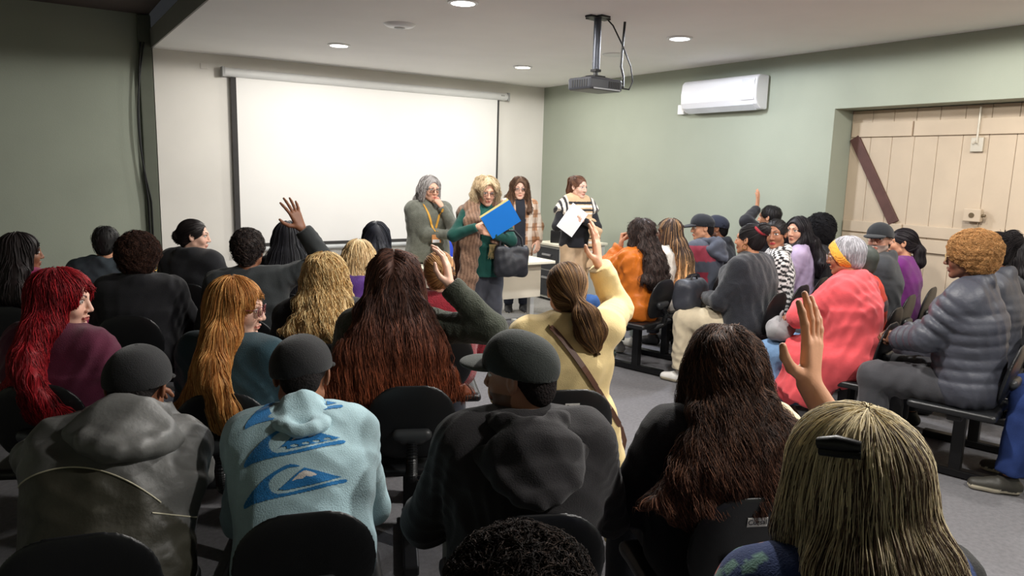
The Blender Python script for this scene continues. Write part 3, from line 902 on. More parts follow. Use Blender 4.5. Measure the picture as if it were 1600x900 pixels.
struct('trim_2', MB().box(XL - .14, XL - .004, YF + .005, YF + .058, 0, 3.19), material('strip_grey', (96, 100, 88), .85, var=.05), bevel=.01)
struct('wall_left', MB().box(-3.7, -3.6, -3.2, 9.8, 0, 3.3), GREEN)
struct('wall_back', MB().box(-3.7, 8.2, -3.3, -3.2, 0, 3.3), GREEN)
# right wall with the door recess
D0, D1, DZ = -.6, 4.33, 2.3
w = MB()
for (xa, ya), (xb, yb) in (((XR, D1), (XR - .05, 7.47)), ((XR - .05, 7.47), (XR, YF + .3))):
    w.hexa([(xa, ya, 0), (XR + .4, ya, 0), (XR + .4, yb, 0), (xb, yb, 0), (xa, ya, HC), (XR + .4, ya, HC), (XR + .4, yb, HC), (xb, yb, HC)])
w.box(XR, XR + .4, -3.2, D0, 0, HC); w.box(XR, XR + .4, D0, D1, DZ, HC)
struct('wall_right', w, GREEN)
struct('baseboard_right', MB().box(XR - .062, XR - .055, 4.35, 7.4, 0, .09), BROWNW)
# door: boarded double stable doors
dx = XR + .30
d = MB(); y = D1
while y > D0 + .02:
    y0 = max(D0 + .02, y - .21); d.box(dx, dx + .04, y0 + .0015, y - .0015, .02, DZ - .005); y -= .21
door = struct('door_1', d, CREAM, bevel=.004)
for (a, b) in ((D1 - .02, 3.72), (3.705, 1.95), (1.935, .2)):
    r = MB(); r.box(dx - .022, dx - .001, b, a, 2.045, 2.18); r.box(dx - .022, dx - .001, b, a, 1.135, 1.24); r.box(dx - .022, dx - .001, b, a, 1.0, 1.12); r.box(dx - .022, dx - .001, b, a, .12, .28)
    r.build('rail', CREAM, door, bevel=.004)
def bar(mb, p, q, wd, th, nrm):
    p, q = V(*p), V(*q); n = unit(V(*nrm)); t = unit(q - p); s = np.cross(n, t) * wd / 2; n = n * th
    return mb.hexa([p - s, p + s, q + s, q - s, p - s + n, p + s + n, q + s + n, q - s + n])
b = MB(); bar(b, (dx - .001, 4.28, 2.04), (dx - .001, 3.80, 1.245), .10, .022, (-1, 0, 0))
b.build('brace', BROWNW, door, bevel=.004)['label'] = 'dark brown diagonal brace'
m = MB(); m.box(dx - .075, dx - .023, 3.03, 3.17, 1.31, 1.42); o = m.build('rim_lock', CREAM, door, bevel=.008)
m = MB(); m.tube([(dx - .08, 3.10, 1.365), (dx - .07, 3.10, 1.365)], .022, 20); m.tube([(dx - .05, 3.0, 1.365), (dx - .05, 3.03, 1.365)], .012, 8)
m.build('keyhole', material('brass_dark', (120, 104, 80), .4, .6), o, smooth=True)
m = MB(); m.tube([(dx - .03, 3.15, 2.28), (dx - .03, 3.15, 1.97)], .010, 10); m.box(dx - .028, dx - .001, 3.10, 3.20, 1.90, 2.02)
m.tube([(dx - .03, 3.15, 1.99), (dx - .06, 3.17, 1.965)], .008, 8)
m.build('bolt', material('painted_steel', (196, 188, 172), .4, .3), door, bevel=.003)
# platform at the front
struct('floor_platform', MB().box(1.9, XR - .06, 6.66, YF - .003, 0.001, .022), CARPET2, bevel=.01)
struct('baseboard_front', MB().box(XL + .01, XR - .06, YF - .012, YF - .001, .022, .11), WHITE)

# ------------------------------------------------------------------ fixed things
t = empty('projection_screen', (3.86, YF - .075, 2.66)); tag(t, 'white pull-down projection screen with black side borders on the front wall', 'projection screen')
m = MB(); m.tube([(-1.90, 0, 0), (1.92, 0, 0)], .05, 20); m.box(-1.90, 1.92, .0, .070, -.05, .05)
m.build('case', material('screen_case', (214, 214, 212), .35, var=.02), t, bevel=.004)
m = MB(); m.box(-1.93, -1.90, -.052, .048, -.055, .055); m.box(1.92, 1.95, -.052, .048, -.055, .055); m.box(1.80, 1.86, -.053, -.048, .0, .02)
m.build('end_cap', material('cap_grey', (160, 160, 158), .5), t, bevel=.004)
m = MB(); m.box(-1.77, 1.78, .012, .016, -1.97, -.03); m.build('fabric', SCREENM, t)
m = MB(); m.box(-1.83, -1.77, .011, .017, -1.99, -.03); m.box(1.78, 1.81, .011, .017, -1.99, -.03); m.box(-1.83, 1.81, .011, .017, -2.01, -1.97)
m.build('border', material('screen_black', (58, 56, 55), .85), t)
m = MB(); m.tube([(-1.86, .014, -2.04), (1.85, .014, -2.04)], .028, 14); m.build('bottom_bar', material('bar_grey', (196, 198, 198), .4), t, smooth=True)
m = MB(); m.box(1.72, 1.80, YF - .012, YF - .001, 2.68, 2.74)
tag(m.build('wall_plate', WHITE, bevel=.003), 'blank painted cover plate on front wall beside the screen case', 'wall plate')

DL = [(2.74, 7.45), (4.99, 7.45), (4.97, 4.91), (2.76, 4.93), (5.2, 2.45), (2.76, 2.45), (5.2, .0), (2.76, .0)]
DLAB = {0: 'round recessed ceiling downlight over the middle of the screen', 1: 'smallest round downlight, over the right end of the screen',
        2: 'bright bluish downlight beside the projector, before the air conditioner', 3: 'round downlight nearest the viewer, cut by the top edge',
        4: 'round downlight over the rows at right, before the doors', 5: 'round downlight over the nearest left rows, above the frame', 6: 'round downlight above the right rear rows, beyond the frame', 7: 'round downlight overhead at the viewer, beyond the frame'}
LAMPM = [material('lamp_lens_%d' % i, (255, 255, 255), .4, var=0, emit=e, estr=14.) for i, e in enumerate(((1, .97, .9), (.86, .92, 1)))]
for i, (x, y) in enumerate(DL):
    t = empty('downlight', (x, y, HC)); tag(t, DLAB[i], 'ceiling light', 'round recessed ceiling downlights')
    MB().lathe((0, 0, -.014), [(.085, .004), (.088, 0), (.112, .004), (.115, .013)], 40).build('trim_ring', WPLAST, t, smooth=True)
    MB().lathe((0, 0, -.016), [(.05, 0), (.088, .003), (.088, .01)], 40).build('diffuser', LAMPM[1 if i == 2 else 0], t, smooth=True)
    col_ = (.86, .91, 1) if i == 2 else (1, .965, .91)
    en = (66, 58, 74, 66, 62, 120, 84, 120)[i]
    L = bpy.data.lights.new('downlight_lamp', 'AREA'); L.shape = 'DISK'; L.size = .17; L.energy = en * .5; L.color = col_; L.spread = 178 * D2R
    lo = bpy.data.objects.new('downlight_lamp', L); lo.location = (0, 0, -.022); link(lo, t)
    L = bpy.data.lights.new('downlight_glow', 'SPOT'); L.spot_size = 179 * D2R; L.spot_blend = .05; L.shadow_soft_size = .07; L.energy = en * .95; L.color = col_
    lo = bpy.data.objects.new('downlight_glow', L); lo.location = (0, 0, -.10); link(lo, t)
t = empty('smoke_detector', (2.76, 6.03, HC)); tag(t, 'flat unlit round detector on ceiling before the projection screen', 'smoke detector')
MB().lathe((0, 0, -.03), [(.06, 0), (.11, .008), (.135, .022), (.14, .03)], 40).build('base', WPLAST, t, smooth=True)
MB().lathe((0, 0, -.038), [(.03, 0), (.045, .004), (.05, .012)], 30).build('sensor', material('grey_vent', (190, 190, 188), .5), t, smooth=True)
tag(MB().lathe((5.17, 6.02, HC - .01), [(.09, .002), (.12, 0), (.13, .01)], 36).build('ceiling_vent', WPLAST, smooth=True), 'faint flat ceiling disc behind the projector pole', 'vent')
# projector on its pole
t = empty('projector', (3.84, 4.69, HC)); tag(t, 'dark ceiling-mounted projector hanging on a pole from the ceiling', 'projector')
t.rotation_euler = (0, 0, 6 * D2R)
m = MB(); m.box(-.11, .11, -.035, .035, -.016, 0); m.box(-.05, .05, -.09, .09, -.014, 0); m.build('ceiling_plate', BLACKM, t, bevel=.004)
MB().tube([(0, 0, -.012), (0, 0, -.40)], .03, 20).build('pole', material('pole_grey', (70, 74, 84), .4, .4), t, smooth=True)
m = MB(); m.tube([(0, 0, -.38), (0, 0, -.455)], .02, 12); m.box(-.06, .06, -.05, .05, -.47, -.45); m.box(-.03, .03, -.03, .03, -.42, -.40)
for a in (-1, 1): m.tube([(a * .05, 0, -.455), (a * .11, .08, -.475)], .008, 6); m.tube([(a * .05, 0, -.455), (a * .11, -.08, -.475)], .008, 6)
m.build('mount_bracket', BLACKM, t)
PB = material('projector_body', (58, 60, 66), .35, var=.05)
m = MB(); m.hexa([(-.18, -.13, -.57), (.18, -.13, -.57), (.18, .13, -.57), (-.18, .13, -.57), (-.18, -.13, -.475), (.18, -.13, -.475), (.18, .13, -.475), (-.18, .13, -.475)])
bd = m.build('housing', PB, t, bevel=.018)
m = MB(); m.tube([(-.09, .125, -.522), (-.09, .15, -.522)], .036, 24); m.build('lens_barrel', material('lens_black', (15, 15, 18), .15), bd, smooth=True)
m = MB()
for i in range(7): m.box(-.181 - .002, -.179, -.09 + i * .026, -.078 + i * .026, -.55, -.495)
for i in range(6): m.box(.02 + i * .022, .032 + i * .022, -.133, -.129, -.55, -.50)
m.build('grille', material('grille_dark', (20, 20, 22), .6), bd)
m = MB(); m.box(-.15, .15, -.134, -.129, -.566, -.556); m.build('seam', material('seam_light', (150, 152, 156), .4), bd)
tag(MB().tube([(4.13, 4.70, HC), (4.13, 4.71, 2.72), (4.12, 4.71, 2.5), (4.14, 4.70, 2.42), (4.09, 4.64, 2.33), (4.02, 4.66, 2.30), (3.99, 4.69, 2.33)], .010, 8).build('data_cable', BLACKM, smooth=True), 'thick dark cable hanging straight from the ceiling by the projector', 'cable')
tag(MB().tube([(3.92, 4.68, HC - .005), (3.99, 4.68, 2.80), (4.1, 4.68, 2.66), (4.18, 4.66, 2.5), (4.19, 4.64, 2.38), (4.12, 4.60, 2.31), (4.02, 4.64, 2.32), (3.99, 4.66, 2.335)], .006, 8).build('power_cable', BLACKM, smooth=True), 'thin dark cable looping from the projector plate to its side', 'cable')
# air conditioner
t = empty('air_conditioner', (XR - .02, 5.60, 2.33)); tag(t, 'white wall-mounted split air conditioner above the right audience rows', 'air conditioner')
m = MB(); n = 14; prof = [(-.02, .0), (-.12, -.0), (-.19, .05), (-.215, .10), (-.22, .20), (-.205, .31), (-.17, .345), (-.02, .345)]
vs = [(x, yy, z) for yy in (-.52, .52) for x, z in prof]; k = len(prof)
m._add(vs, [tuple(range(k))[::-1], tuple(range(k, 2 * k))] + [(i, (i + 1) % k, k + (i + 1) % k, k + i) for i in range(k)])
m.build('housing', material('ac_white', (222, 222, 226), .3, var=.01), t, bevel=.015)
m = MB(); m.hexa([(-.125, -.47, -.008), (-.192, -.47, .044), (-.192, .47, .044), (-.125, .47, -.008), (-.118, -.47, -.001), (-.185, -.47, .05), (-.185, .47, .05), (-.118, .47, -.001)])
m.build('louvre', material('ac_flap', (200, 202, 206), .4), t)
m = MB(); m.box(-.224, -.217, -.50, -.34, .09, .30); m.build('side_panel', material('ac_panel', (206, 208, 214), .25), t, bevel=.003)
m = MB(); m.box(-.228, -.223, -.40, -.385, .12, .135); m.build('display', material('ac_disp', (250, 250, 250), .2), t)
m = MB(); m.box(-.09, -.021, 6.20, 6.30, 2.33, 2.44)
for i, v in enumerate(m.v): m.v[i] = (v[0] + XR, v[1], v[2])
tag(m.build('junction_box', WPLAST, bevel=.006), 'small white junction box beside the air conditioner', 'junction box')
# cable down the left corner strip
cb = MB()
for k, (o1, a) in enumerate(((0, .05), (.03, .09))):
    cb.tube([(XL - .12 + o1 - a * math.sin(max(0, (z - 1.2)) * 1.9) * (1 if z > 1.2 else 0), YF - .012, z) for z in np.linspace(2.9, .1, 40)], .009, 6)
tag(cb.build('cable', BLACKM, smooth=True), 'dark loose cable hanging down the corner strip left of the white wall', 'cable')

# table, cabinet, speaker, blue chairs on the platform
PZ = .022
def table(loc, rz):
    t = empty('table', loc, rz); tag(t, 'cream laminate table with a modesty panel behind the standing people', 'table')
    MB().box(-.80, .80, -.34, .34, .715, .745).build('tabletop', LAMIN, t, bevel=.006)
    MB().box(-.72, .72, -.20, -.18, .36, .714).build('modesty_panel', material('panel_cream', (216, 206, 186), .6, var=.02), t, bevel=.003)
    for sx in (-.74, .74):
        m = MB(); m.box(sx - .025, sx + .025, -.03, .03, .03, .715); m.box(sx - .03, sx + .03, -.32, .32, 0, .03)
        m.build('leg', material('leg_white', (206, 204, 198), .4), t, bevel=.004)
table((3.64, 6.27, 0), 0)
t = empty('cabinet', (5.78, 7.40, PZ)); tag(t, 'low grey cabinet with dark drawers behind the person in plaid shirt', 'cabinet')
MB().box(-.36, .36, -.24, .24, .03, .70).build('body', material('cab_grey', (196, 196, 188), .6, var=.02), t, bevel=.004)
MB().box(-.39, .38, -.27, .26, .70, .73).build('top', LAMIN, t, bevel=.004)
MB().box(-.34, .34, -.23, .23, 0, .03).build('plinth', BLACKM, t)
for z0, z1 in ((.40, .67), (.06, .38)):
    f = MB().box(-.376, -.361, -.225, .225, z0, z1).build('drawer', material('drawer_dark', (44, 46, 50), .5, var=.04), t, bevel=.003)
    m = MB(); m.box(-.398, -.377, -.09, .09, z1 - .10, z1 - .075); m.build('handle', material('steel', (180, 180, 182), .3, .8), f, bevel=.003)
t = empty('loudspeaker', (5.60, 7.40, PZ + .73), 40 * D2R); tag(t, 'small black box speaker standing on the grey cabinet', 'loudspeaker')
MB().box(-.13, .13, -.10, .10, .0, .16).build('housing', BLACKP, t, bevel=.01)
MB().box(-.12, .12, -.104, -.1005, .015, .145).build('grille', material('speaker_cloth', (34, 34, 36), .9, bump=.4, bscale=400), t)
BLUE = material('blue_plastic', (28, 66, 190), .4, var=.04)
# ------------------------------------------------------------------ the people
GS, GL, GR = 'women standing at the front', 'audience seated in the left rows', 'audience seated in the right rows'
GC1, GC2 = 'black chairs of the left rows', 'black chairs of the right rows'
PALE, FAIR, TAN, BROWN, DARK = (232, 186, 164), (224, 172, 146), (196, 142, 112), (136, 90, 66), (98, 64, 48)
PEOPLE = {}
def put(key, label, head, chairlab=None, cyaw=0., cz=0., coff=(0, 0), **o):
    t0 = time.time()
    if key[0] in 'AB': o['yaw'] = o.get('yaw', 0) - 24; cyaw = o.pop('cy', -24.)
    if key[0] == 'C': o['yaw'] = o.get('yaw', 0) + 13; cyaw = o.pop('cy', 14.)
    o.setdefault('group', GS if o.get('pose') == 'stand' else (GL if key[0] in 'AB' else GR))
    J = person(label, head, **o); PEOPLE[key] = J
    if chairlab:
        J['chair'] = chair(J['base'][0] + coff[0], J['base'][1] + coff[1], cyaw, chairlab, GC1 if key[0] in 'AB' else GC2)
    print('%s %.2fs' % (key, time.time() - t0))
    return J
def stripes(cols, axis_fn):
    pass

# ---- standing women
put('P1', 'person in olive grey sweater with orange lanyard, one fist held to the chin', (3.18, 6.26, 1.575), yaw=172, pose='stand', w=1.08, ws=1.02,
    hyaw=12, hpitch=6, skin=FAIR, glasses=(60, 40, 40), al=1.0,
    armL=dict(w=(-.07, .165, 1.293), pole=(-.45, .35, -1), hand='fist', fd=(.55, -.1, .75), pn=(.5, -1, 0)),
    armR=dict(w=(-.12, .265, 1.03), pole=(.8, -.4, -.5), hand='relax', fd=(-1, .05, .1), pn=(0, -1, 0)),
    hair=dict(style='long', rgb=(120, 114, 112), hi=(196, 192, 190), hip=.4, len=.26, hw=.13, n=420, rad=.0028, parted=True, part=.01, cv=.3, wave=(.004, 12)),
    top=dict(rgb=(112, 114, 104), mat=KNIT, collar='turtle', off=.02, hem=-.06, name='sweater', fold=.007), bottom=dict(rgb=(48, 44, 44)), shoes=dict(rgb=(40, 38, 38)))
put('P2', 'person with curly blond hair, glasses and brown shawl, holding a blue folder', (3.36, 5.53, 1.59), yaw=160, pose='stand', w=1.0, hyaw=4, hpitch=10, skin=FAIR, glasses=(70, 40, 45),
    armL=dict(w=(-.02, .24, 1.10), pole=(-1, -.5, -.5), hand='grip', fd=(.8, .15, .25), pn=(0, -1, -.1)),
    armR=dict(w=(.11, .24, 1.16), pole=(1, -.5, -.5), hand='grip', fd=(-.9, .2, .0), pn=(0, -1, .1)),
    hair=dict(style='long', rgb=(172, 146, 112), hi=(224, 204, 168), hip=.5, len=.25, hw=.15, vol=.022, n=900, rad=.0022, wave=(.011, 16), noise=[(.008, 22.)], parted=True, cv=.25, step=.007, side=.01, fringe=.016),
    top=dict(rgb=(22, 74, 66), collar='turtle', off=.014, hem=-.12, name='sweater', fold=.004), bottom=dict(rgb=(66, 68, 76), flare=.045, off=.02, frac=1.0), shoes=dict(rgb=(216, 214, 210), sole=(240, 240, 240)))
def plaid3(J, W):
    h = np.repeat(lin((188, 140, 104))[None], len(W), 0)
    p = W @ Rz(.15); fx, fz = (p[:, 0] / .135) % 1, (p[:, 2] / .15) % 1
    h[(fx < .45)] = lin((236, 218, 200)); m = (fz < .42); h[m] = h[m] * .5 + lin((245, 232, 216)) * .5
    m = ((fx > .62) & (fx < .74)) | ((fz > .62) & (fz < .74)); h[m] = h[m] * .45 + lin((120, 78, 52)) * .55
    op = (W[:, 1] > .06) & (np.abs(W[:, 0]) < .055 + .03 * np.clip(1.3 - W[:, 2], 0, .4)); h[op] = lin((42, 44, 52))
    return h
put('P3', 'person with long curly brown hair and open plaid shirt over black tee', (4.67, 6.97, 1.57), yaw=155, pose='stand', w=.93, hyaw=-2, hpitch=4, skin=PALE, glasses=(170, 130, 120),
    armL=dict(w=(-.22, .10, .84)), armR=dict(w=(.24, .12, .86)),
    hair=dict(style='long', rgb=(82, 58, 44), hi=(132, 98, 72), hip=.3, len=.34, hw=.16, vol=.012, n=560, rad=.0028, wave=(.010, 14), front=.14, noise=[(.008, 20.)], parted=True),
    top=dict(colf=plaid3, off=.024, hem=-.14, name='shirt_jacket', step=.008, fold=.006, collar='coat'), bottom=dict(rgb=(48, 52, 64), mat=DENIM, frac=.95), shoes=dict(rgb=(40, 40, 42), sole=(228, 222, 208)))
def plaid4(J, W):
    h = np.repeat(lin((206, 172, 132))[None], len(W), 0)
    z = W[:, 2] - J['shc'][2]
    for a, b, c in ((.045, .07, (40, 38, 40)), (.0, .03, (238, 230, 218)), (-.035, -.012, (42, 40, 42)), (-.07, -.05, (236, 228, 216)), (-.20, -.185, (60, 56, 54))):
        m = (z > a) & (z < b); h[m] = lin(c)
    fx = (W[:, 0] / .06) % 1; m = (np.abs(W[:, 0]) > .12) & (fx < .5); h[m] = lin((44, 42, 44)); m = (np.abs(W[:, 0]) > .12) & (fx >= .5); h[m] = h[m] * .4 + lin((240, 234, 224)) * .6
    return h
put('P4', 'person with ponytail and checked beige shawl holding white papers', (5.02, 6.33, 1.60), yaw=165, pose='stand', w=.88, ws=.93, hyaw=22, hpitch=6, skin=PALE,
    armR=dict(w=(.06, .22, 1.10), pole=(1, -.3, -.6), hand='grip', fd=(.4, .6, .35), pn=(-.6, -.5, .3)),
    armL=dict(w=(.02, .22, 1.13), pole=(-1, -.3, -.5), hand='relax', fd=(.9, .1, .2), pn=(0, -1, 0)),
    hair=dict(style='pony', rgb=(92, 60, 46), hi=(130, 88, 62), hip=.3, n=300, rad=.0028, tie=(.0, -.085, .085), tail=[(0, -.05, -.02), (.0, -.06, -.14), (.01, -.04, -.27)], band=(40, 34, 34)),
    top=dict(rgb=(34, 34, 38), off=.012, hem=-.02, name='sweater', fold=.003), bottom=dict(rgb=(206, 176, 142), flare=.02, off=.016, frac=.97), shoes=dict(rgb=(90, 70, 56)))

# ---- left block, back to front
def strnd(n, rad): return dict(n=n, rad=rad)
put('A9', 'person with straight black hair seated farthest forward, before the screen bar', (2.21, 5.25, 1.235), 'black chair under the person with straight black hair before the screen', hair=dict(style='long', rgb=(30, 32, 42), len=.34, hw=.13, n=300, rad=.003, parted=True), skin=FAIR, top=dict(rgb=(44, 48, 62)))
put('A7', 'person with long black hair seated behind the spread raised hand', (1.47, 5.02, 1.265), 'black chair under the long-haired person behind the spread raised hand', hair=dict(style='long', rgb=(30, 30, 36), len=.42, hw=.16, n=320, rad=.003), skin=TAN, top=dict(rgb=(30, 32, 40)))
put('A3', 'person with short black hair and dark denim jacket, seated by the green wall at left', (.43, 5.69, 1.16), 'black chair under the short-haired person in denim jacket at left', yaw=4, w=1.1, hair=dict(style='short', rgb=(26, 24, 24), n=160, sl=.03, rad=.0025), skin=TAN, fem=False,
    hpitch=8, top=dict(rgb=(64, 72, 78), mat=DENIM, collar='coat', off=.03, name='jacket', fold=.012))
put('A10', 'person with light blond hair and purple hood, seated below the straight black hair', (1.68, 4.26, 1.13), 'black chair under the blond person with purple hood', hair=dict(style='long', rgb=(202, 170, 122), hi=(236, 214, 170), hip=.4, len=.19, hw=.10, n=360, rad=.0026, wave=(.004, 14)), skin=PALE, hpitch=12,
    top=dict(rgb=(82, 52, 122), collar='hood', hood=1.12, hrgb=(88, 54, 128), off=.022, name='hoodie', colf=lambda J, W: np.where((W[:, 2:3] > J['shc'][2] - .09), lin((88, 54, 128))[None], lin((132, 134, 138))[None])))
put('A5', 'person with tied black hair and black hooded coat, face turned right', (.99, 5.69, 1.235), 'black chair under the person in black hooded coat', yaw=-24, hyaw=-62, hpitch=4, skin=PALE, w=1.12,
    hair=dict(style='bun', rgb=(34, 28, 28), n=320, rad=.0028, tie=(0, -.10, -.02), r=.035), top=dict(rgb=(26, 27, 31), collar='coat', off=.035, name='coat', fold=.012))
put('A4', 'person with a round brown afro and gold earrings, seated at left in a black coat', (.52, 4.68, 1.245), 'black chair under the person with the brown afro', hyaw=-14, skin=BROWN, w=1.12,
    hair=dict(style='afro', rgb=(50, 34, 30), hi=(84, 56, 44), hip=.3, r=(.118, .125, .112), n=2600, rad=.0011, wave=(.005, 48), sl=.04, noise=[(.006, 40.)]), top=dict(rgb=(28, 28, 32), collar='coat', off=.032, name='coat', fold=.010))
put('A1', 'person with dark braided hair cut by the left edge, above the red hair', (-.06, 5.25, 1.14), 'black chair under the braided person at the left edge', yaw=0, hyaw=-54, skin=BROWN, hair=dict(style='long', rgb=(34, 26, 26), len=.34, hw=.14, n=260, rad=.005, wave=(.003, 10)), top=dict(rgb=(150, 32, 84), name='coat', off=.03, collar='coat'))
put('A6', 'person with short dark hair raising a spread hand before the screen', (1.04, 4.34, 1.27), 'black chair under the person raising a spread hand', yaw=4, hyaw=-12, skin=BROWN, fem=False, near=False, fres=.004,
    armR=dict(world=(1.30, 4.18, 1.285), pole=(1, .1, -.35), hand='open', fdw=(-.38, .1, 1), pnw=(-.35, .9, .2), res=.0038, spread=16), shrugR=.03,
    hair=dict(style='short', rgb=(36, 30, 30), hi=(74, 60, 54), hip=.25, vol=.008, n=1700, sl=.04, rad=.0012, wave=(.005, 30), curl=True, noise=[(.004, 50.)]), top=dict(rgb=(50, 54, 56), off=.026, name='sweater', fold=.012, mat=CLOTH))
put('A13', 'person with light brown bun, dark scrunchie and red sweater behind the olive sleeve', (1.86, 3.55, 1.12), 'black chair under the person in red sweater', hair=dict(style='bun', rgb=(150, 108, 70), hi=(196, 152, 104), hip=.5, n=500, rad=.0022, tie=(.035, -.10, .01), r=.03), skin=FAIR, w=1.05,
    top=dict(rgb=(128, 26, 40), mat=KNIT, off=.026, name='sweater', fold=.007))
put('A8', 'person with wavy blond shoulder-length hair and black coat in the left rows', (1.23, 3.58, 1.14), 'black chair under the wavy blond person in black', hair=dict(style='long', rgb=(186, 150, 98), hi=(240, 214, 160), hip=.45, len=.27, hw=.15, vol=.016, n=1100, rad=.0022, wave=(.008, 12), noise=[(.006, 20.)], sl=.24, step=.007), skin=PALE,
    top=dict(rgb=(28, 30, 34), off=.03, name='coat', fold=.01), near=False)
put('A2', 'person with dyed bright red hair and maroon coat, looking right from the left edge', (.09, 3.43, 1.16), 'black chair under the red-haired person', yaw=-22, hyaw=-70, hpitch=3, near=True, skin=PALE, w=1.1, brow=(40, 26, 26), lip=(168, 88, 84),
    hair=dict(style='long', rgb=(120, 14, 26), hi=(176, 30, 40), hip=.4, len=.44, hw=.18, vol=.012, n=1100, rad=.0024, wave=(.006, 9), part=.0, sl=.34, fringe=.028), top=dict(rgb=(92, 34, 58), off=.03, name='coat', collar='coat', fold=.01))
put('A11', 'person with long straight strawberry blond hair and glasses, teal top, looking right', (.67, 2.99, 1.185), 'black chair under the strawberry blond person with glasses', yaw=-20, hyaw=-74, hpitch=6, near=True, skin=PALE, glasses=(120, 60, 70), brow=(150, 104, 70),
    hair=dict(style='long', rgb=(176, 116, 58), hi=(226, 172, 104), hip=.4, len=.50, hw=.15, n=1800, rad=.0019, wave=(.002, 8), sl=.42, seg=18, parted=False, fringe=.028, step=.007), top=dict(rgb=(40, 66, 76), off=.02, name='sweater', mat=CLOTH, fold=.008))
put('A12', 'person with very long reddish brown hair raising a hand in an olive knitted sleeve', (1.28, 2.85, 1.305), 'black chair with a plain back under the very long reddish brown hair', coff=(.035, -.09), near=True, skin=PALE, w=1.12,
    armR=dict(world=(1.445, 2.66, 1.165), pole=(.75, -.25, -1), hand='cup', fdw=(-.14, .05, 1), pnw=(-.75, .65, 0), res=.003), 
    hair=dict(style='long', rgb=(76, 52, 46), hi=(116, 76, 60), hip=.3, tip=(132, 70, 44), tip0=.35, len=.48, hw=.25, vol=.012, n=3000, rad=.0019, wave=(.006, 8), sl=.52, seg=20, part=.0, parted=True, step=.0075, th=.065, endw=.9, cv=.3, noise=[(.007, np.array((26., 12., 4.)))]),
    top=dict(rgb=(66, 70, 60), mat=KNIT, off=.024, name='sweater', fold=.007, cuffs=True, sleeve=.98))
put('A14', 'person with brown ponytail and pale yellow cardigan raising an arm in the aisle seat', (1.89, 2.44, 1.27), 'black chair with a white tag on its back under the yellow cardigan', coff=(-.045, -.02), near=True, skin=FAIR, w=1.0, ws=1.0,
    armR=dict(world=(2.13, 2.53, 1.245), pole=(.7, .75, -.6), hand='open', fdw=(-.10, .05, 1), pnw=(-.5, .85, 0), res=.003, spread=7), shrugR=.035,
    hair=dict(style='pony', rgb=(92, 66, 46), hi=(170, 130, 86), hip=.35, n=2000, rad=.0017, tie=(.025, -.125, -.035), tail=[(.02, -.045, -.045), (.045, -.04, -.11), (.06, -.03, -.17)], tr=[.020, .045, .055, .030], sl=.16, seg=12, step=.006, cv=.3),
    top=dict(rgb=(224, 200, 146), off=.024, name='cardigan', fold=.010, coat=.6, hem=0, sleeve=.93, aw=1.18, collar='coat', extra=lambda J: [C(J['pel'] + V(.12, -.10, .1), V(.24, -.16, .10), .09, .075, .05, u=V(0, 1, 0), su=.7, flat=1), C(J['pel'] + V(-.12, -.10, .1), V(-.2, -.12, .2), .09, .07, .05, u=V(0, 1, 0), su=.7, flat=1)]))

# ---- left block, nearest rows
UPV = V(0, math.sin(.45), math.cos(.45))
def arcv(x): return .30 - 2.2 * (x + .09) ** 2
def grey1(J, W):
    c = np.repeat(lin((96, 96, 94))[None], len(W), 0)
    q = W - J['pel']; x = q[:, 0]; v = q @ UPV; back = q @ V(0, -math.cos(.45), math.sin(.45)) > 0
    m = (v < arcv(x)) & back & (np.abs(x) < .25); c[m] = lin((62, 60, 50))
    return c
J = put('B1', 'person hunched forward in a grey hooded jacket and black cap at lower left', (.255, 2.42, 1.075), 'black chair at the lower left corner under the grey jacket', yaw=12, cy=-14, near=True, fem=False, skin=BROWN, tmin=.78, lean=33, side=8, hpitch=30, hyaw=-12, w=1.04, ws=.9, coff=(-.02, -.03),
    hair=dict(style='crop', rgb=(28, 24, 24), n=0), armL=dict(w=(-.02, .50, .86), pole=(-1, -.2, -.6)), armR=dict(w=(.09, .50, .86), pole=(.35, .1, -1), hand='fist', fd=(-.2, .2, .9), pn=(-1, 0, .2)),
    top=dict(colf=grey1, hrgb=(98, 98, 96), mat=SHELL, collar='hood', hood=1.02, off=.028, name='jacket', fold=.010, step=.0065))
cap(J['root'], J, (30, 30, 32), yaw=0, tilt=20)
J = put('B2', 'person bent forward in a pale blue hoodie with three blue prints and black cap', (.69, 2.23, 1.035), 'black chair centred below the pale blue hoodie', near=True, yaw=7, cy=-17, fem=False, skin=BROWN, lean=30, hpitch=32, hyaw=-4, w=.98, ws=.86, tmin=.8,
    hair=dict(style='crop', rgb=(28, 24, 24), n=0), armL=dict(w=(-.10, .46, .66), pole=(-.35, -.5, -1)), armR=dict(w=(.12, .44, .66), pole=(.4, -.5, -1)),
    top=dict(rgb=(176, 206, 214), mat=CLOTH, collar='hood', hood=.66, off=.020, name='hoodie', fold=.009, step=.0055), bottom=dict(rgb=(70, 72, 76)))
cap(J['root'], J, (26, 26, 28), yaw=-14, tilt=20)
J = put('B3', 'person in black hoodie and grey flat-brimmed cap, looking left', (1.135, 1.655, 1.118), 'black chair low in front under the black hoodie', near=True, fem=False, skin=(170, 120, 96), hyaw=58, hpitch=2, w=1.04, ws=1.05, lean=4, dz=-.03, beard=(70, 50, 42),
    hair=dict(style='crop', rgb=(34, 28, 28), n=0), top=dict(rgb=(44, 42, 44), mat=CLOTH, collar='hood', hood=1.08, off=.032, name='hoodie', fold=.010, step=.0055), bottom=dict(rgb=(120, 118, 112)))
cap(J['root'], J, (52, 56, 54), yaw=0, brim=(.082, .078), flatb=True, brimrgb=(92, 96, 92), tilt=2)
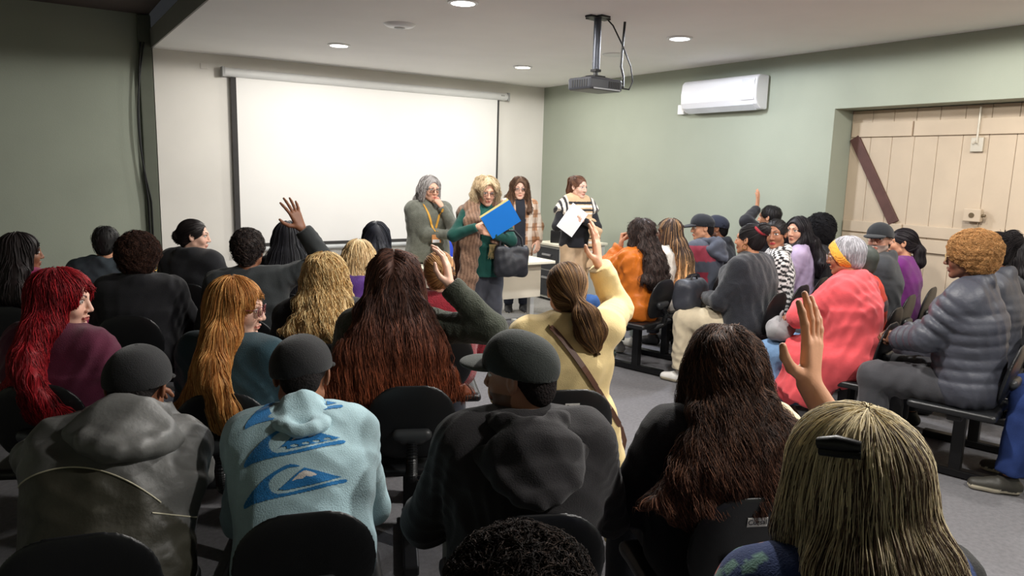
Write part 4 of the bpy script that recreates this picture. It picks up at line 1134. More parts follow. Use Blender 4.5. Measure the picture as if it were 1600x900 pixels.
put('B4', 'person at the bottom edge, only the top of dark coily hair showing', (.56, .82, 1.165), 'black chair under the coily-haired person at the bottom edge', near=True, fem=False, skin=BROWN, fres=.005, lean=24, hpitch=16, tmin=.7, dz=-.02,
    hair=dict(style='afro', rgb=(34, 28, 26), hi=(60, 48, 42), hip=.25, r=(.108, .118, .098), n=5200, rad=.0010, wave=(.004, 60), sl=.035, step=.006, noise=[(.004, 60.)]), top=dict(rgb=(44, 46, 54)))
put('B5', 'person with long wavy dark brown hair and black coat, seated before the aisle', (1.69, 1.42, 1.18), 'black chair with a white tag under the long wavy dark hair', near=True, skin=FAIR, w=1.02, ws=.95, hpitch=6,
    hair=dict(style='long', rgb=(64, 45, 37), hi=(116, 82, 62), hip=.3, tip=(84, 54, 40), len=.38, hw=.22, vol=.012, n=3400, rad=.0015, wave=(.010, 11), sl=.36, seg=24, step=.007, th=.07, noise=[(.008, 18.)], cv=.35),
    top=dict(rgb=(30, 29, 32), off=.034, name='coat', fold=.010, mat=CLOTH, colf=lambda J, W: np.where((W[:, 0:1] > .13) & (W[:, 2:3] > J['shc'][2] - .12) & (W[:, 1:2] > -.06), lin((222, 206, 170))[None], lin((30, 29, 32))[None])))
def floral(J, W):
    c = np.repeat(lin((46, 66, 118))[None], len(W), 0); rs = np.random.RandomState(5)
    for rgb, n, r in (((120, 160, 150), 150, .012), ((226, 110, 80), 110, .011), ((226, 170, 140), 60, .006)):
        i = rs.randint(0, len(W), n)
        for q in W[i]: c[np.linalg.norm(W - q, axis=1) < r * (.6 + .6 * rs.rand())] = lin(rgb)
    m = np.abs(W[:, 0]) > .19; 
    c[m & (W[:, 0] > 0)] = lin((26, 26, 28))
    return c
put('B6', 'person with streaked blond hair and black clip raising a hand at lower right', (1.165, .675, 1.265), 'black chair under the streaked blond person at lower right', near=True, skin=(216, 160, 126), w=1.06,
    armR=dict(world=(1.35, .90, 1.22), pole=(.6, -.1, -.9), hand='open', fdw=(.02, .02, 1), pnw=(-.15, 1, .1), res=.0026, bare=True, spread=12, hsc=1.0),
    hair=dict(style='long', rgb=(100, 82, 68), hi=(224, 208, 176), hip=.34, crown=((236, 220, 180), .07, -.07), len=.46, hw=.18, vol=.012, n=6500, rad=.0013, wave=(.003, 8), sl=.40, seg=20, step=.006, th=.07, cv=.3, lift=(-.001, .009)),
    top=dict(colf=floral, off=.026, name='blouse', fold=.008, sleeveR=.55))

# ---- right block, front row back
put('C7', 'person in black raising a bare hand, half hidden behind the houndstooth jacket', (6.06, 4.63, 1.37), 'black chair under the person raising a bare hand by the wall', yaw=10, skin=TAN, hair=dict(style='short', rgb=(30, 27, 28), n=150, sl=.05, rad=.003), fres=.006,
    armL=dict(w=(-.13, .12, 1.335), pole=(-1, .2, -.4), hand='open', fd=(.1, 0, 1), pn=(0, 1, 0), res=.005), top=dict(rgb=(32, 32, 38), off=.022), shrugL=.03)
put('C4', 'person in black jacket and black cap with blue front, behind the striped sleeve', (5.70, 4.95, 1.255), 'black chair under the person in the blue-fronted cap', yaw=8, hyaw=14, skin=BROWN, fem=False, hair=dict(style='crop', rgb=(26, 24, 24), n=0), top=dict(rgb=(40, 42, 48), off=.03, collar='coat', name='jacket'), beard=(50, 36, 32), w=1.08)
cap(PEOPLE['C4']['root'], PEOPLE['C4'], (36, 40, 54), brimrgb=(40, 110, 190))
def maroon(J, W):
    c = np.repeat(lin((74, 78, 90))[None], len(W), 0); z = W[:, 2] - J['shc'][2]; ax_ = np.abs(W[:, 0])
    m = (z < .045) & (z > -.10) & (ax_ > .07); c[m] = lin((142, 54, 70)); m = (z < -.20) & (ax_ > .14); c[m] = lin((138, 44, 62))
    return c
put('C3', 'person in maroon and grey striped jacket and black cap, looking left', (5.22, 4.72, 1.29), 'black chair under the maroon and grey striped jacket', yaw=2, hyaw=44, hpitch=4, skin=TAN, fem=False, hair=dict(style='crop', rgb=(30, 26, 26), n=0), top=dict(colf=maroon, hrgb=(74, 78, 90), off=.032, collar='hood', hood=1.05, name='jacket', fold=.009), w=1.05)
Jc, P_, R_ = cap(PEOPLE['C3']['root'], PEOPLE['C3'], (30, 32, 38))
put('C2', 'person with long braids and white sweater, seated beside the orange jacket', (4.70, 4.63, 1.265), 'black chair under the braided person in white', yaw=0, hyaw=14, skin=DARK, hair=dict(style='long', rgb=(62, 48, 42), hi=(160, 124, 88), hip=.3, tip=(170, 132, 92), len=.50, hw=.12, n=260, rad=.0055, sl=.4, wave=(.002, 14)), 
    top=dict(rgb=(226, 222, 214), off=.022, mat=KNIT, fold=.008), bottom=dict(rgb=(176, 186, 182), mat=DENIM), shoes=dict(rgb=(200, 198, 192), sole=(220, 216, 206)))
put('C1', 'person in orange jacket and jeans with long dark curls, first in the right front row', (4.20, 4.46, 1.285), 'black chair at the front row end under the orange jacket', yaw=-4, hyaw=4, skin=TAN, armL=dict(w=(-.08, .16, 1.05), pole=(-.6, -.3, -1), hand='fist', fd=(.3, .1, .9), pn=(.4, -1, 0)),
    hair=dict(style='long', rgb=(46, 36, 34), hi=(84, 66, 60), hip=.25, len=.42, hw=.14, vol=.010, n=520, rad=.0028, wave=(.012, 15), noise=[(.008, 22.)]), top=dict(rgb=(206, 112, 32), mat=SHELL, off=.034, name='jacket', fold=.014, rib=(.006, .075), collar='coat'), bottom=dict(rgb=(62, 96, 152), mat=DENIM, off=.02), shoes=dict(rgb=(120, 130, 120), sole=(226, 220, 206)))
put('C9', 'person hidden under a large black hood by the green door edge', (6.03, 4.08, 1.335), 'black chair under the person in the black hood', yaw=10, skin=TAN, hair=dict(style='afro', rgb=(24, 23, 26), r=(.125, .14, .14), n=250, rad=.003, sl=.05, fringe=.01), top=dict(rgb=(28, 28, 34), off=.03), fres=.006)
put('C8', 'person in lilac jacket with long black hair, looking back toward the viewer', (5.60, 3.98, 1.315), 'black chair under the lilac jacket', yaw=22, hyaw=58, hpitch=2, skin=(206, 156, 130), hair=dict(style='long', rgb=(32, 28, 32), len=.40, hw=.13, n=320, rad=.003, front=.12, parted=True), top=dict(rgb=(176, 158, 190), mat=SHELL, off=.024, name='jacket', collar='coat'))
def hound(J, W):
    p = W / .024; a = np.floor(p[:, 0] + p[:, 1]); b = np.floor(p[:, 2] * 1.1 + .35 * p[:, 0])
    m = ((a + b) % 2 < 1)
    return np.where(m[:, None], lin((30, 30, 34))[None], lin((226, 224, 224))[None])
put('C6', 'smiling person with hair tied up and black and white houndstooth jacket', (5.02, 3.78, 1.31), 'black chair under the houndstooth jacket', yaw=28, hyaw=68, hpitch=2, hroll=6, skin=(158, 106, 80), lip=(176, 60, 66), fres=.0042, hair=dict(style='bun', rgb=(28, 25, 27), n=240, rad=.003, tie=(0, -.09, .05), r=.05), top=dict(colf=hound, off=.022, name='jacket', step=.008, collar='coat'), w=1.05)
put('C5', 'heavy-set person in black sweater and beige trousers with white sneakers, hair in a bun', (4.53, 3.62, 1.295), 'black chair under the black sweater and beige trousers', yaw=0, hyaw=4, skin=(190, 134, 102), w=1.26, ws=1.1, armL=dict(w=(-.08, .30, .70)), armR=dict(w=(.08, .30, .70)), kx=.16, anL=(-.17, .43, .085), anR=(.16, .40, .085),
    hair=dict(style='bun', rgb=(34, 30, 32), n=300, rad=.0026, tie=(0, -.09, .075), r=.05), top=dict(rgb=(40, 42, 48), off=.034, fold=.012, mat=KNIT), bottom=dict(rgb=(210, 196, 168), off=.024, name='trousers', fold=.008, step=.009), shoes=dict(rgb=(228, 226, 222), sole=(206, 196, 170)))
put('C13', 'person with dark ponytail and purple top seated before the cream doors', (5.97, 3.25, 1.26), 'black chair under the purple top', yaw=4, hyaw=20, skin=TAN, hair=dict(style='pony', rgb=(34, 28, 32), n=240, rad=.003, tie=(0, -.11, .0), tail=[(0, -.03, -.06), (0, -.03, -.15), (0, -.01, -.20)]), top=dict(rgb=(112, 42, 116), off=.022))
put('C11', 'bearded person in black flat cap, glasses and dark jacket, looking left', (5.40, 3.11, 1.325), 'black chair under the bearded person in glasses', yaw=18, hyaw=68, hpitch=-2, skin=(206, 156, 134), fem=False, beard=(150, 142, 138), glasses=(36, 30, 30), fres=.0042, w=1.12, hair=dict(style='crop', rgb=(60, 54, 52), n=0), brow=(60, 50, 46), top=dict(rgb=(52, 54, 58), off=.032, collar='coat', name='jacket', fold=.010))
cap(PEOPLE['C11']['root'], PEOPLE['C11'], (34, 36, 40))
def redj(J, W):
    c = np.repeat(lin((206, 58, 44))[None], len(W), 0); z = W[:, 2] - J['shc'][2]; m = (z < -.06) & (z > -.13); c[m] = lin((70, 56, 74)); return c
put('C12', 'person in red jacket with a grey band, mostly hidden behind the coral coat', (4.76, 2.86, 1.205), 'black chair under the red jacket', yaw=8, skin=TAN, fem=False, hair=dict(style='short', rgb=(60, 66, 62), n=0), top=dict(colf=redj, off=.03, name='jacket', mat=SHELL), fres=.006, w=1.08)
put('C10', 'person in coral coat with grey hair and yellow headband, arms folded over a bag', (4.20, 2.64, 1.295), 'black chair under the coral coat', yaw=0, hyaw=6, hpitch=8, lean=4, skin=(150, 100, 74), w=1.18, ws=1.05, glasses=(150, 130, 100), near=False, fres=.004,
    armL=dict(w=(.02, .33, .82), pole=(-1, .1, -.5), hand='relax', fd=(.8, .3, -.2)), armR=dict(w=(-.02, .32, .76), pole=(1, -.2, -.5)), kx=.15, anL=(-.15, .36, .085),
    hair=dict(style='short', rgb=(168, 166, 172), hi=(206, 204, 210), hip=.4, n=700, sl=.06, rad=.0018, vol=.003, cv=.1), 
    top=dict(rgb=(222, 86, 92), off=.036, name='coat', coat=.75, mat=CLOTH, fold=.012, collar='coat', step=.008, extra=lambda J: [C(J['hipL'] + V(-.06, .05, .02), V(-.18, .22, .28), .11, .12, .05, u=V(0, 1, 0), su=1.4, flat=1), C(J['hipL'] + V(-.06, .1, .02), V(-.17, .33, .27), .10, .08, .05, u=V(0, 1, 0), su=1.3, flat=1)]),
    bottom=dict(rgb=(110, 140, 176), mat=DENIM, off=.02), shoes=dict(rgb=(150, 112, 104), sole=(222, 212, 196)))
put('C16', 'person with black braids at the right edge behind the puffer jackets', (5.48, 2.25, 1.30), 'black chair under the braided person at the right edge', skin=DARK, yaw=4, hair=dict(style='long', rgb=(28, 25, 27), len=.34, hw=.14, vol=.02, n=200, rad=.005, wave=(.004, 12)), top=dict(rgb=(36, 36, 40), off=.03))
put('C15', 'person with dark topknot and pearl earring in puffer jacket behind the golden afro', (4.86, 2.09, 1.355), 'black chair behind the golden afro, under the second puffer jacket', skin=BROWN, yaw=0, hyaw=14, w=1.1, hair=dict(style='bun', rgb=(32, 28, 29), n=240, rad=.003, tie=(0, -.08, .07), r=.055, fuzz=True), top=dict(rgb=(70, 72, 80), mat=SHELL, off=.038, name='puffer_jacket', rib=(.012, .055), collar='coat'))
put('C14', 'person with curly golden afro and glasses in a dark grey puffer jacket, hands clasped', (4.27, 1.96, 1.395), 'black chair at the row end under the dark grey puffer jacket', near=True, yaw=0, hyaw=8, hpitch=4, skin=(112, 74, 56), glasses=(190, 160, 110), w=1.12, ws=1.04, lean=3, lip=(120, 70, 64), brow=(60, 40, 32),
    armL=dict(w=(-.05, .36, .74), pole=(-1, -.4, -.5), hand='relax', fd=(.5, .8, -.1), pn=(.7, -.3, -.5)), armR=dict(w=(.06, .37, .74), pole=(1, -.4, -.5), hand='grip', fd=(-.5, .8, 0), pn=(-.6, -.3, -.5)),
    hair=dict(style='afro', rgb=(176, 128, 80), hi=(206, 158, 106), hip=.4, r=(.130, .133, .112), n=7000, rad=.0007, wave=(.004, 55), sl=.035, noise=[(.005, 45.)], cv=.18, step=.007), bottom=dict(rgb=(62, 62, 66), off=.026, fold=.008), shoes=dict(rgb=(34, 34, 36)),
    top=dict(rgb=(66, 68, 78), mat=SHELL, off=.038, name='puffer_jacket', rib=(.016, .062), collar='coat', fold=.008, step=.0065))
put('C17', 'person in blue jeans and black canvas sneakers, only one leg inside the right edge', (4.62, 1.29, 1.30), 'black chair beyond the right edge under the person in jeans', yaw=12, skin=TAN, fem=False, kx=.14, anL=(-.16, .47, .085), hair=dict(style='crop', rgb=(34, 28, 28), n=0), top=dict(rgb=(60, 62, 70)), bottom=dict(rgb=(40, 58, 108), mat=DENIM, off=.022), shoes=dict(rgb=(52, 50, 44), sole=(226, 216, 192)), fres=.008)
# ------------------------------------------------------------------ worn details and carried things
from mathutils.bvhtree import BVHTree
from mathutils import Vector
def bvh(o):
    me = o.data
    return BVHTree.FromPolygons([v.co.copy() for v in me.vertices], [tuple(p.vertices) for p in me.polygons])
def to_world(J, p): return J['base'] + Rz(J['yaw']) @ V(*p)
def tubes(name, J, paths, r, mat, parent=None, n=8, **k):
    m = MB()
    for q in paths: m.tube(q, r, n)
    return m.build(name, mat, parent or J['root'], smooth=True)

J = PEOPLE['P2']; Rc = J['Rc']; n_, ch, sh = J['neck'], J['chest'], J['shR']
X1 = V(1, 0, 0)
SHAWL = lambda W: np.where((np.sin(W[:, 0:1] * 210 + 3 * np.sin(W[:, 2:3] * 18)) > .35), lin((112, 86, 70))[None], lin((142, 112, 92))[None])
pr = [C(n_ + V(.075, -.07, .02), n_ + V(.10, .01, .03), .035, .035, .03), C(n_ + V(-.075, -.06, .02), n_ + V(-.085, .02, .02), .032, .032, .03), C(n_ + V(-.08, -.07, .0), n_ + V(.08, -.08, .0), .035, .035, .03),
      C(n_ + V(.10, .01, .02), V(.135, .135, ch[2] + .06), .040, .042, .04, u=X1, su=1.7), C(n_ + V(.11, -.03, .02), sh + V(.03, -.02, .02), .045, .05, .05),
      C(V(.135, .135, ch[2] + .06), V(.15, .155, J['waist'][2]), .034, .034, .03, u=X1, su=2.2),
      C(V(.15, .155, J['waist'][2]), V(.17, .13, J['pel'][2] - .12), .030, .030, .03, u=X1, su=2.6), C(V(.17, .13, J['pel'][2] - .12), V(.185, .11, .38), .030, .024, .03, u=X1, su=3.0, flat=1),
      C(sh + V(.0, -.06, .0), V(.16, -.14, J['waist'][2]), .05, .04, .05, u=X1, su=2.), C(V(.16, -.14, J['waist'][2]), V(.18, -.13, .55), .04, .03, .05, u=X1, su=2.4, flat=1),
      C(n_ + V(-.085, .02, .01), V(-.10, .135, ch[2] + .02), .034, .034, .03, u=X1, su=1.6), C(V(-.10, .135, ch[2] + .02), V(-.05, .18, J['waist'][2] + .0), .028, .026, .03, u=X1, su=1.7, flat=1)]
o = sdf_obj('shawl', pr, KNIT, J['root'], (0, 0, 0), .009, [(.004, np.array((30., 20., 4.)), 7)], colf=SHAWL, fold=(.008, 77))
o['label'] = 'brown woven shawl'
rs = random.Random(3); m = MB()
for i in range(26):
    x = -.095 + .09 * i / 25; z = J['waist'][2] - .005
    m.tube([(x, .185, z), (x + rs.uniform(-.01, .01), .195, z - .05), (x + rs.uniform(-.02, .02), .19, z - .10 - rs.random() * .03)], .0025, 5)
m.build('fringe', material('fringe', (140, 124, 84), .9), o, smooth=True)
# folder and papers in her hands
h = (to_world(J, J['wrL']) + to_world(J, J['wrR'])) / 2
def sheet(mb, c, ex, ey, w, h, th): 
    ex, ey = unit(ex), unit(ey); n = np.cross(ex, ey)
    q = [c + ex * a * w / 2 + ey * b * h / 2 + n * t * th / 2 for t in (-1, 1) for a, b in ((-1, -1), (1, -1), (1, 1), (-1, 1))]
    return mb.hexa(q)
RY = Rz(J['yaw'])
ex, ey = RY @ V(-.84, .0, .54), RY @ V(.53, .14, .83)
fc = to_world(J, V(-.085, .275, 1.225))
t = empty('folder', fc); tag(t, 'bright blue folder with yellow sheets held by the person in brown shawl', 'folder')
m = MB(); sheet(m, V(0, 0, 0), ex, ey, .29, .215, .004); sheet(m, V(0, 0, 0) + RY @ V(0, -.010, 0), ex, ey, .29, .215, .003); m.build('cover', material('folder_blue', (20, 120, 214), .35, var=.03), t)
m = MB(); sheet(m, ey * .016 + RY @ V(0, -.005, 0) - ex * .004, ex, ey, .288, .215, .004); m.build('papers', material('paper_yellow', (232, 216, 140), .8, var=.03), t)
# handbag on her arm
bc = to_world(J, V(-.20, .20, .86))
t = empty('handbag', bc, J['yaw']); tag(t, 'black handbag hanging from the forearm of the person in brown shawl', 'handbag')
sdf_obj('body', [B((0, 0, 0), (.155, .055, .14), .05, .03), E((.0, .05, -.03), (.12, .03, .09), .03), dict(E((0, 0, .15), (.12, .03, .05), .02), sub=True)], SHELL, t, (42, 44, 50), .009, [(.004, 12., 4)], fold=(.006, 12))
m = MB(); m.tube([(-.10, .02, .10), (-.085, .01, .20), (-.02, 0, .265), (.05, 0, .262), (.10, .01, .20), (.11, .02, .10)], .010, 8); m.build('handle', material('bag_black', (34, 35, 40), .5), t, smooth=True)

J = PEOPLE['P1']; n_ = J['neck']; ch = J['chest']; LY = material('lanyard_orange', (214, 158, 60), .7, var=.05)
fr = lambda x, z: J['Rc'] @ V(0, 0, 0) + V(x, 0, z)
tb = bvh(J['topobj'])
def front(x, z, off=.006):
    hit = tb.ray_cast(Vector((x, 1.2, z)), Vector((0, -1, 0)))
    return V(*hit[0]) + V(0, off, 0) if hit[0] is not None else V(x, .15, z)
pts = []
for sg in (-1, 1):
    q = [n_ + V(sg * .07, -.01, .035)] + [front(sg * (.085 - .075 * t), n_[2] + .02 - t * .27) for t in np.linspace(.12, 1, 9)]
    pts.append(q)
lo = MB()
for q in pts:
    for a, b in zip(q[:-1], q[1:]): bar(lo, a, b, .02, .003, (0, 1, 0))
lo = lo.build('lanyard', LY, J['root'])
bz = n_[2] - .27
c = front(0, bz - .05, .012); m = MB(); m.box(c[0] - .045, c[0] + .045, c[1] - .002, c[1] + .002, c[2] - .035, c[2] + .04)
bd = m.build('badge', material('badge_orange', (206, 140, 84), .5, var=.05), lo, bevel=.002); bd['label'] = 'orange and white badge card'
m = MB(); m.box(c[0] - .03, c[0] + .04, c[1] + .0022, c[1] + .003, c[2] - .034, c[2] - .005); m.build('badge_panel', material('badge_white', (226, 226, 226), .5), bd)

# checked shawl of the woman at the corner
J = PEOPLE['P4']; n_, ch, wa = J['neck'], J['chest'], J['waist']; 
pr = [C(n_ + V(0, -.01, -.02), ch + V(0, .0, .06), .10, .14, .06, u=X1, su=1.45), C(ch + V(0, 0, .06), ch + V(0, .01, -.09), .135, .135, .05, u=X1, su=1.6, flat=1),
      C(J['shL'] + V(.02, 0, 0), J['shL'] * .6 + J['elL'] * .4 + V(-.01, 0, 0), .075, .085, .05, flat=1), C(J['shR'] + V(-.02, 0, 0), J['shR'] * .6 + J['elR'] * .4 + V(.01, 0, 0), .075, .085, .05, flat=1),
      C(V(-.12, .15, ch[2] - .06), V(-.15, .19, wa[2] - .02), .030, .032, .03, u=X1, su=2.), C(V(-.15, .19, wa[2] - .02), V(-.145, .165, J['pel'][2] - .23), .030, .026, .03, u=X1, su=2.3, flat=1),
      C(n_ - V(0, 0, .02), n_ + V(0, 0, .1), .062, k=.012, sub=True)]
def plaid5(W):
    h = np.repeat(lin((208, 174, 136))[None], len(W), 0); z = W[:, 2] - n_[2]
    up = z > -.20
    for a, b, c in ((-.05, -.022, (42, 40, 42)), (-.085, -.06, (238, 230, 220)), (-.12, -.10, (44, 42, 44)), (-.155, -.14, (236, 228, 218)), (-.42, -.405, (60, 54, 52)), (-.47, -.445, (232, 224, 214)), (-.52, -.50, (58, 52, 50)), (-.57, -.55, (226, 216, 204))):
        m = (z > a) & (z < b); h[m] = lin(c)
    fx = (W[:, 0] / .05) % 1
    m = up & (np.abs(W[:, 0]) > .135); h[m & (fx < .45)] = lin((46, 44, 46)); h[m & (fx >= .45)] = lin((238, 230, 220)) * .7 + h[m & (fx >= .45)] * .3
    return h
o = sdf_obj('shawl', pr, CLOTH, J['root'], (0, 0, 0), .008, [(.003, 8., 5)], colf=plaid5, fold=(.007, 55)); o['label'] = 'beige shawl with black and white checks'
m = MB()
for i in range(18):
    x = -.20 + .11 * i / 17; z = J['pel'][2] - .225; m.tube([(x, .165, z), (x + rs.uniform(-.008, .008), .17, z - .07)], .003, 5)
m.build('fringe', material('fringe_beige', (196, 164, 130), .9), o, smooth=True)
RY = Rz(J['yaw']); pc = to_world(J, V(.165, .29, 1.135))
m = MB(); ex, ey = RY @ V(-.80, .05, -.55), RY @ V(-.55, .1, .82)
sheet(m, pc, ex, ey, .205, .295, .003); sheet(m, pc + RY @ V(0, -.006, .006), ex, ey, .205, .295, .003)
tag(m.build('papers', material('paper_white', (236, 234, 232), .8, var=.01)), 'white papers held by the person in the checked shawl', 'papers')

# ---- pale blue hoodie: three prints on the back
J = PEOPLE['B2']; tb = bvh(J['topobj'])
def inpoly(x, y, poly):
    r = np.zeros(x.shape, bool); n = len(poly); j = n - 1
    for i in range(n):
        (xi, yi), (xj, yj) = poly[i], poly[j]
        c = ((yi > y) != (yj > y)) & (x < (xj - xi) * (y - yi) / (yj - yi + 1e-12) + xi); r ^= c; j = i
    return r
def bez(p, n=10):
    """smooth closed outline through points"""
    P = np.array(p, float); out = []
    for i in range(len(P)):
        p0, p1, p2, p3 = P[i - 1], P[i], P[(i + 1) % len(P)], P[(i + 2) % len(P)]
        for t in np.linspace(0, 1, n, endpoint=False):
            out.append(tuple(.5 * ((2 * p1) + (-p0 + p2) * t + (2 * p0 - 5 * p1 + 4 * p2 - p3) * t * t + (-p0 + 3 * p1 - 3 * p2 + p3) * t ** 3)))
    return out
WAVE = bez([(20, 830), (40, 760), (130, 640), (230, 560), (310, 525), (372, 545), (300, 552), (215, 600), (178, 660), (200, 725), (265, 742), (400, 722), (560, 690), (660, 676), (672, 700), (560, 716), (380, 750), (200, 775), (90, 800)])
MTN = [(400, 558), (470, 585), (560, 625), (642, 655), (520, 682), (400, 702), (300, 716), (235, 712), (290, 660), (340, 610)]
SNOW = [(402, 580), (440, 592), (486, 622), (440, 634), (415, 622), (392, 640), (360, 640), (318, 655), (345, 625), (370, 600)]
GLY = {'H': '101101111101101', 'B': '110101110101110', 'M': '101111111101101', 'I': '010010010010010', 'C': '011100100100011'}
def emblem(u, v, kind):
    """u,v in emblem pixels -> 0 none, 1 blue, 2 white"""
    r = np.zeros(u.shape, int)
    r[inpoly(u, v, WAVE)] = 1; r[inpoly(u, v, MTN)] = 1; r[inpoly(u, v, SNOW)] = 2
    if kind == 1:
        for i in range(5): r[((u - (270 + i * 72)) / 26) ** 2 + ((v - (706 - i * 12)) / 11) ** 2 < 1] = 0
    if kind == 2:
        for i, ch_ in enumerate('IBMIC'):
            g = GLY[ch_]; x0, y0 = 285 + i * 58, 640 - (6 * i if i > 2 else 0)
            box = (u > x0 - 5) & (u < x0 + 50) & (v > y0 - 6) & (v < y0 + 64); r[box & (r == 1)] = 0
            for k in range(15):
                if g[k] == '1':
                    cx, cy = x0 + (k % 3) * 15, y0 + (k // 3) * 11; r[(u >= cx) & (u < cx + 15.1) & (v >= cy) & (v < cy + 11.1)] = 1
    else:
        gr = ((u * 7.3 + v * 3.1 + 40 * np.sin(u * .05)) % 97 < 5) & (v > 600) & (u < 260); r[gr & (r == 1)] = 0
    return r
st = .0017; xs = np.arange(-.17, .15, st); zs = np.arange(.56, 1.10, st)
HX = np.full((len(xs), len(zs), 3), np.nan)
Rn = J['Rc']; lean = .42
dirv = Vector((0, math.cos(lean), -math.sin(lean)))
upv = V(0, math.sin(lean), math.cos(lean)); org = J['pel'] + V(0, 0, .1)
vs = np.arange(.02, .50, st)
HX = np.full((len(xs), len(vs), 3), np.nan)
for i, x in enumerate(xs):
    for j, v in enumerate(vs):
        q = org + upv * v + V(x, 0, 0) - V(*dirv) * .8
        hit = tb.ray_cast(Vector(q), dirv)
        if hit[0] is not None: HX[i, j] = V(*hit[0]) + V(*hit[1]) * (-.0022 if hit[1].dot(dirv) > 0 else .0022)
def printed(name, placed, colours, parent, label):
    """placed: integer grid over (xs, vs); one mesh of the printed cells"""
    idx = -np.ones(HX.shape[:2], int); Vv, Cc, Ff = [], [], []
    ok = ~np.isnan(HX[..., 0])
    for i in range(len(xs) - 1):
        for j in range(len(vs) - 1):
            k = placed[i, j]
            if not k or not (ok[i, j] and ok[i + 1, j] and ok[i, j + 1] and ok[i + 1, j + 1]): continue
            b = len(Vv)
            Vv += [HX[i, j], HX[i + 1, j], HX[i + 1, j + 1], HX[i, j + 1]]; Cc += [colours[k]] * 4; Ff.append((b, b + 1, b + 2, b + 3))
    o = arr_obj(name, np.array(Vv), np.array(Ff), CLOTH, parent, np.array(Cc)); o['label'] = label
    return o
UU, VVv = np.meshgrid(xs, vs, indexing='ij')
cols = {1: lin((44, 122, 184)), 2: lin((222, 214, 206))}
PRT = dict(x0=-.155, wid=.265, tops=(.185, .292, .398))
for kind, vt in enumerate(PRT['tops']):
    sc = PRT['wid'] / 650.
    uu = 20 + (UU - PRT['x0'] - .00 * kind) / sc; vv = 525 + (vt - VVv) / (sc * .84)
    printed('print', emblem(uu, vv, kind), cols, J['topobj'], ('lowest blue mountain and wave print', 'middle blue mountain and wave print', 'upper blue print with letters')[kind])

# ---- grey jacket: pale piping
J = PEOPLE['B1']; tb = bvh(J['topobj'])
def backpt(J, tb, x, z, off=.003):
    hit = tb.ray_cast(Vector((x, -1.2, z)), Vector((0, 1, 0)))
    return V(*hit[0]) - V(0, off, 0) if hit[0] is not None else None
PIP = material('piping', (206, 200, 176), .7)
dv = Vector((0, math.cos(.45), -math.sin(.45)))
def pipe(fn, x0, x1):
    q = []
    for x in np.linspace(x0, x1, 50):
        hit = tb.ray_cast(Vector(J['pel'] + V(x, 0, 0) + UPV * fn(x) - V(*dv) * .9), dv)
        if hit[0] is not None and (not q or np.linalg.norm(V(*hit[0]) - q[-1]) < .05): q.append(V(*hit[0]) - V(*dv) * .002)
    if len(q) > 3: MB().tube(q, .0021, 6).build('piping', PIP, J['topobj'], smooth=True)
pipe(arcv, -.235, .14); pipe(lambda x: .16 - .25 * (x - .12), .12, .24)

# ---- yellow cardigan: cross-body strap
J = PEOPLE['A14']; tb = bvh(J['topobj'])
t = empty('crossbody_bag', J['base'], J['yaw']); tag(t, 'brown strap of a bag crossing the back of the pale yellow cardigan', 'bag')
q = [J['neck'] + V(-.06, .12, -.04), J['neck'] + V(-.085, .05, .03)]
for s_ in np.linspace(0, 1, 22):
    x, z = -.09 + .33 * s_, J['neck'][2] + .0 - .46 * s_ ** 1.15; p = backpt(J, tb, x, z, .006)
    if p is not None and (len(q) < 3 or np.linalg.norm(p - q[-1]) < .09): q.append(p)
q += [q[-1] + V(.03, .03, -.07), q[-1] + V(.035, .08, -.18)]
m = MB()
for a, b in zip(q[:-1], q[1:]): bar(m, a, b + (b - a) * .05, .024, .004, (0.25, -1, .25))
m.build('strap', material('leather_brown', (92, 58, 42), .5, var=.12), t)
sdf_obj('pouch', [B(q[-1] + V(0, .05, -.06), (.03, .10, .07), .02)], SHELL, t, (86, 56, 42), .010)

# ---- headband, clip, scrunchies, earrings
J = PEOPLE['C10']; P = lambda x, y, z: J['hc'] + J['Rh'] @ V(x, y, z)
pr = [E(P(0, .004, .018), (.089, .103, .098), .01, J['Rh']), dict(E(P(0, .004, .018), (.085, .099, .094), .003, J['Rh']), sub=True),
      dict(B(P(0, -.055, .14), (.2, .095, .2), .001, .004, J['Rh'] @ Rx(-.5)), sub=True), dict(B(P(0, .09, -.08), (.2, .095, .12), .001, .004, J['Rh'] @ Rx(-.2)), sub=True)]
Rb = J['Rh'] @ Rx(-.55)
pr = [E(P(0, -.004, .018), (.0955, .110, .104), .006, J['Rh']), dict(E(P(0, -.004, .018), (.090, .104, .098), .003, J['Rh']), sub=True),
      dict(B(P(0, -.156, .086), (.3, .16, .3), .001, .004, Rb), sub=True), dict(B(P(0, .186, -.088), (.3, .16, .3), .001, .004, Rb), sub=True)]
sdf_obj('headband', pr, CLOTH, J['root'], (226, 168, 66), .005)
J = PEOPLE['B6']; P = lambda x, y, z: J['hc'] + J['Rh'] @ V(x, y, z)
m = MB(); m.tube([P(-.098, -.050, .092), P(-.082, -.075, .100), P(-.055, -.098, .102)], [.010, .014, .009], 10); m.tube([P(-.098, -.056, .080), P(-.084, -.082, .086), P(-.058, -.104, .090)], .007, 8)
m.build('hair_clip', BLACKP, J['root'], smooth=True)
for k, side in (('A4', 1), ('C15', -1), ('C5', -1)):
    J = PEOPLE[k]; c = J['hc'] + J['Rh'] @ V(side * .083, -.005, -.052)
    MB().tube([c + J['Rh'] @ V(0, .019 * math.cos(a), .019 * math.sin(a)) for a in np.linspace(0, 6.283, 19)[:-1]], .0026, 6, True).build('earring', GOLD if k != 'C15' else material('pearl', (232, 226, 214), .25), J['root'], smooth=True)
J = PEOPLE['C5']; c = J['hc'] + J['Rh'] @ V(.0, -.085, .075)
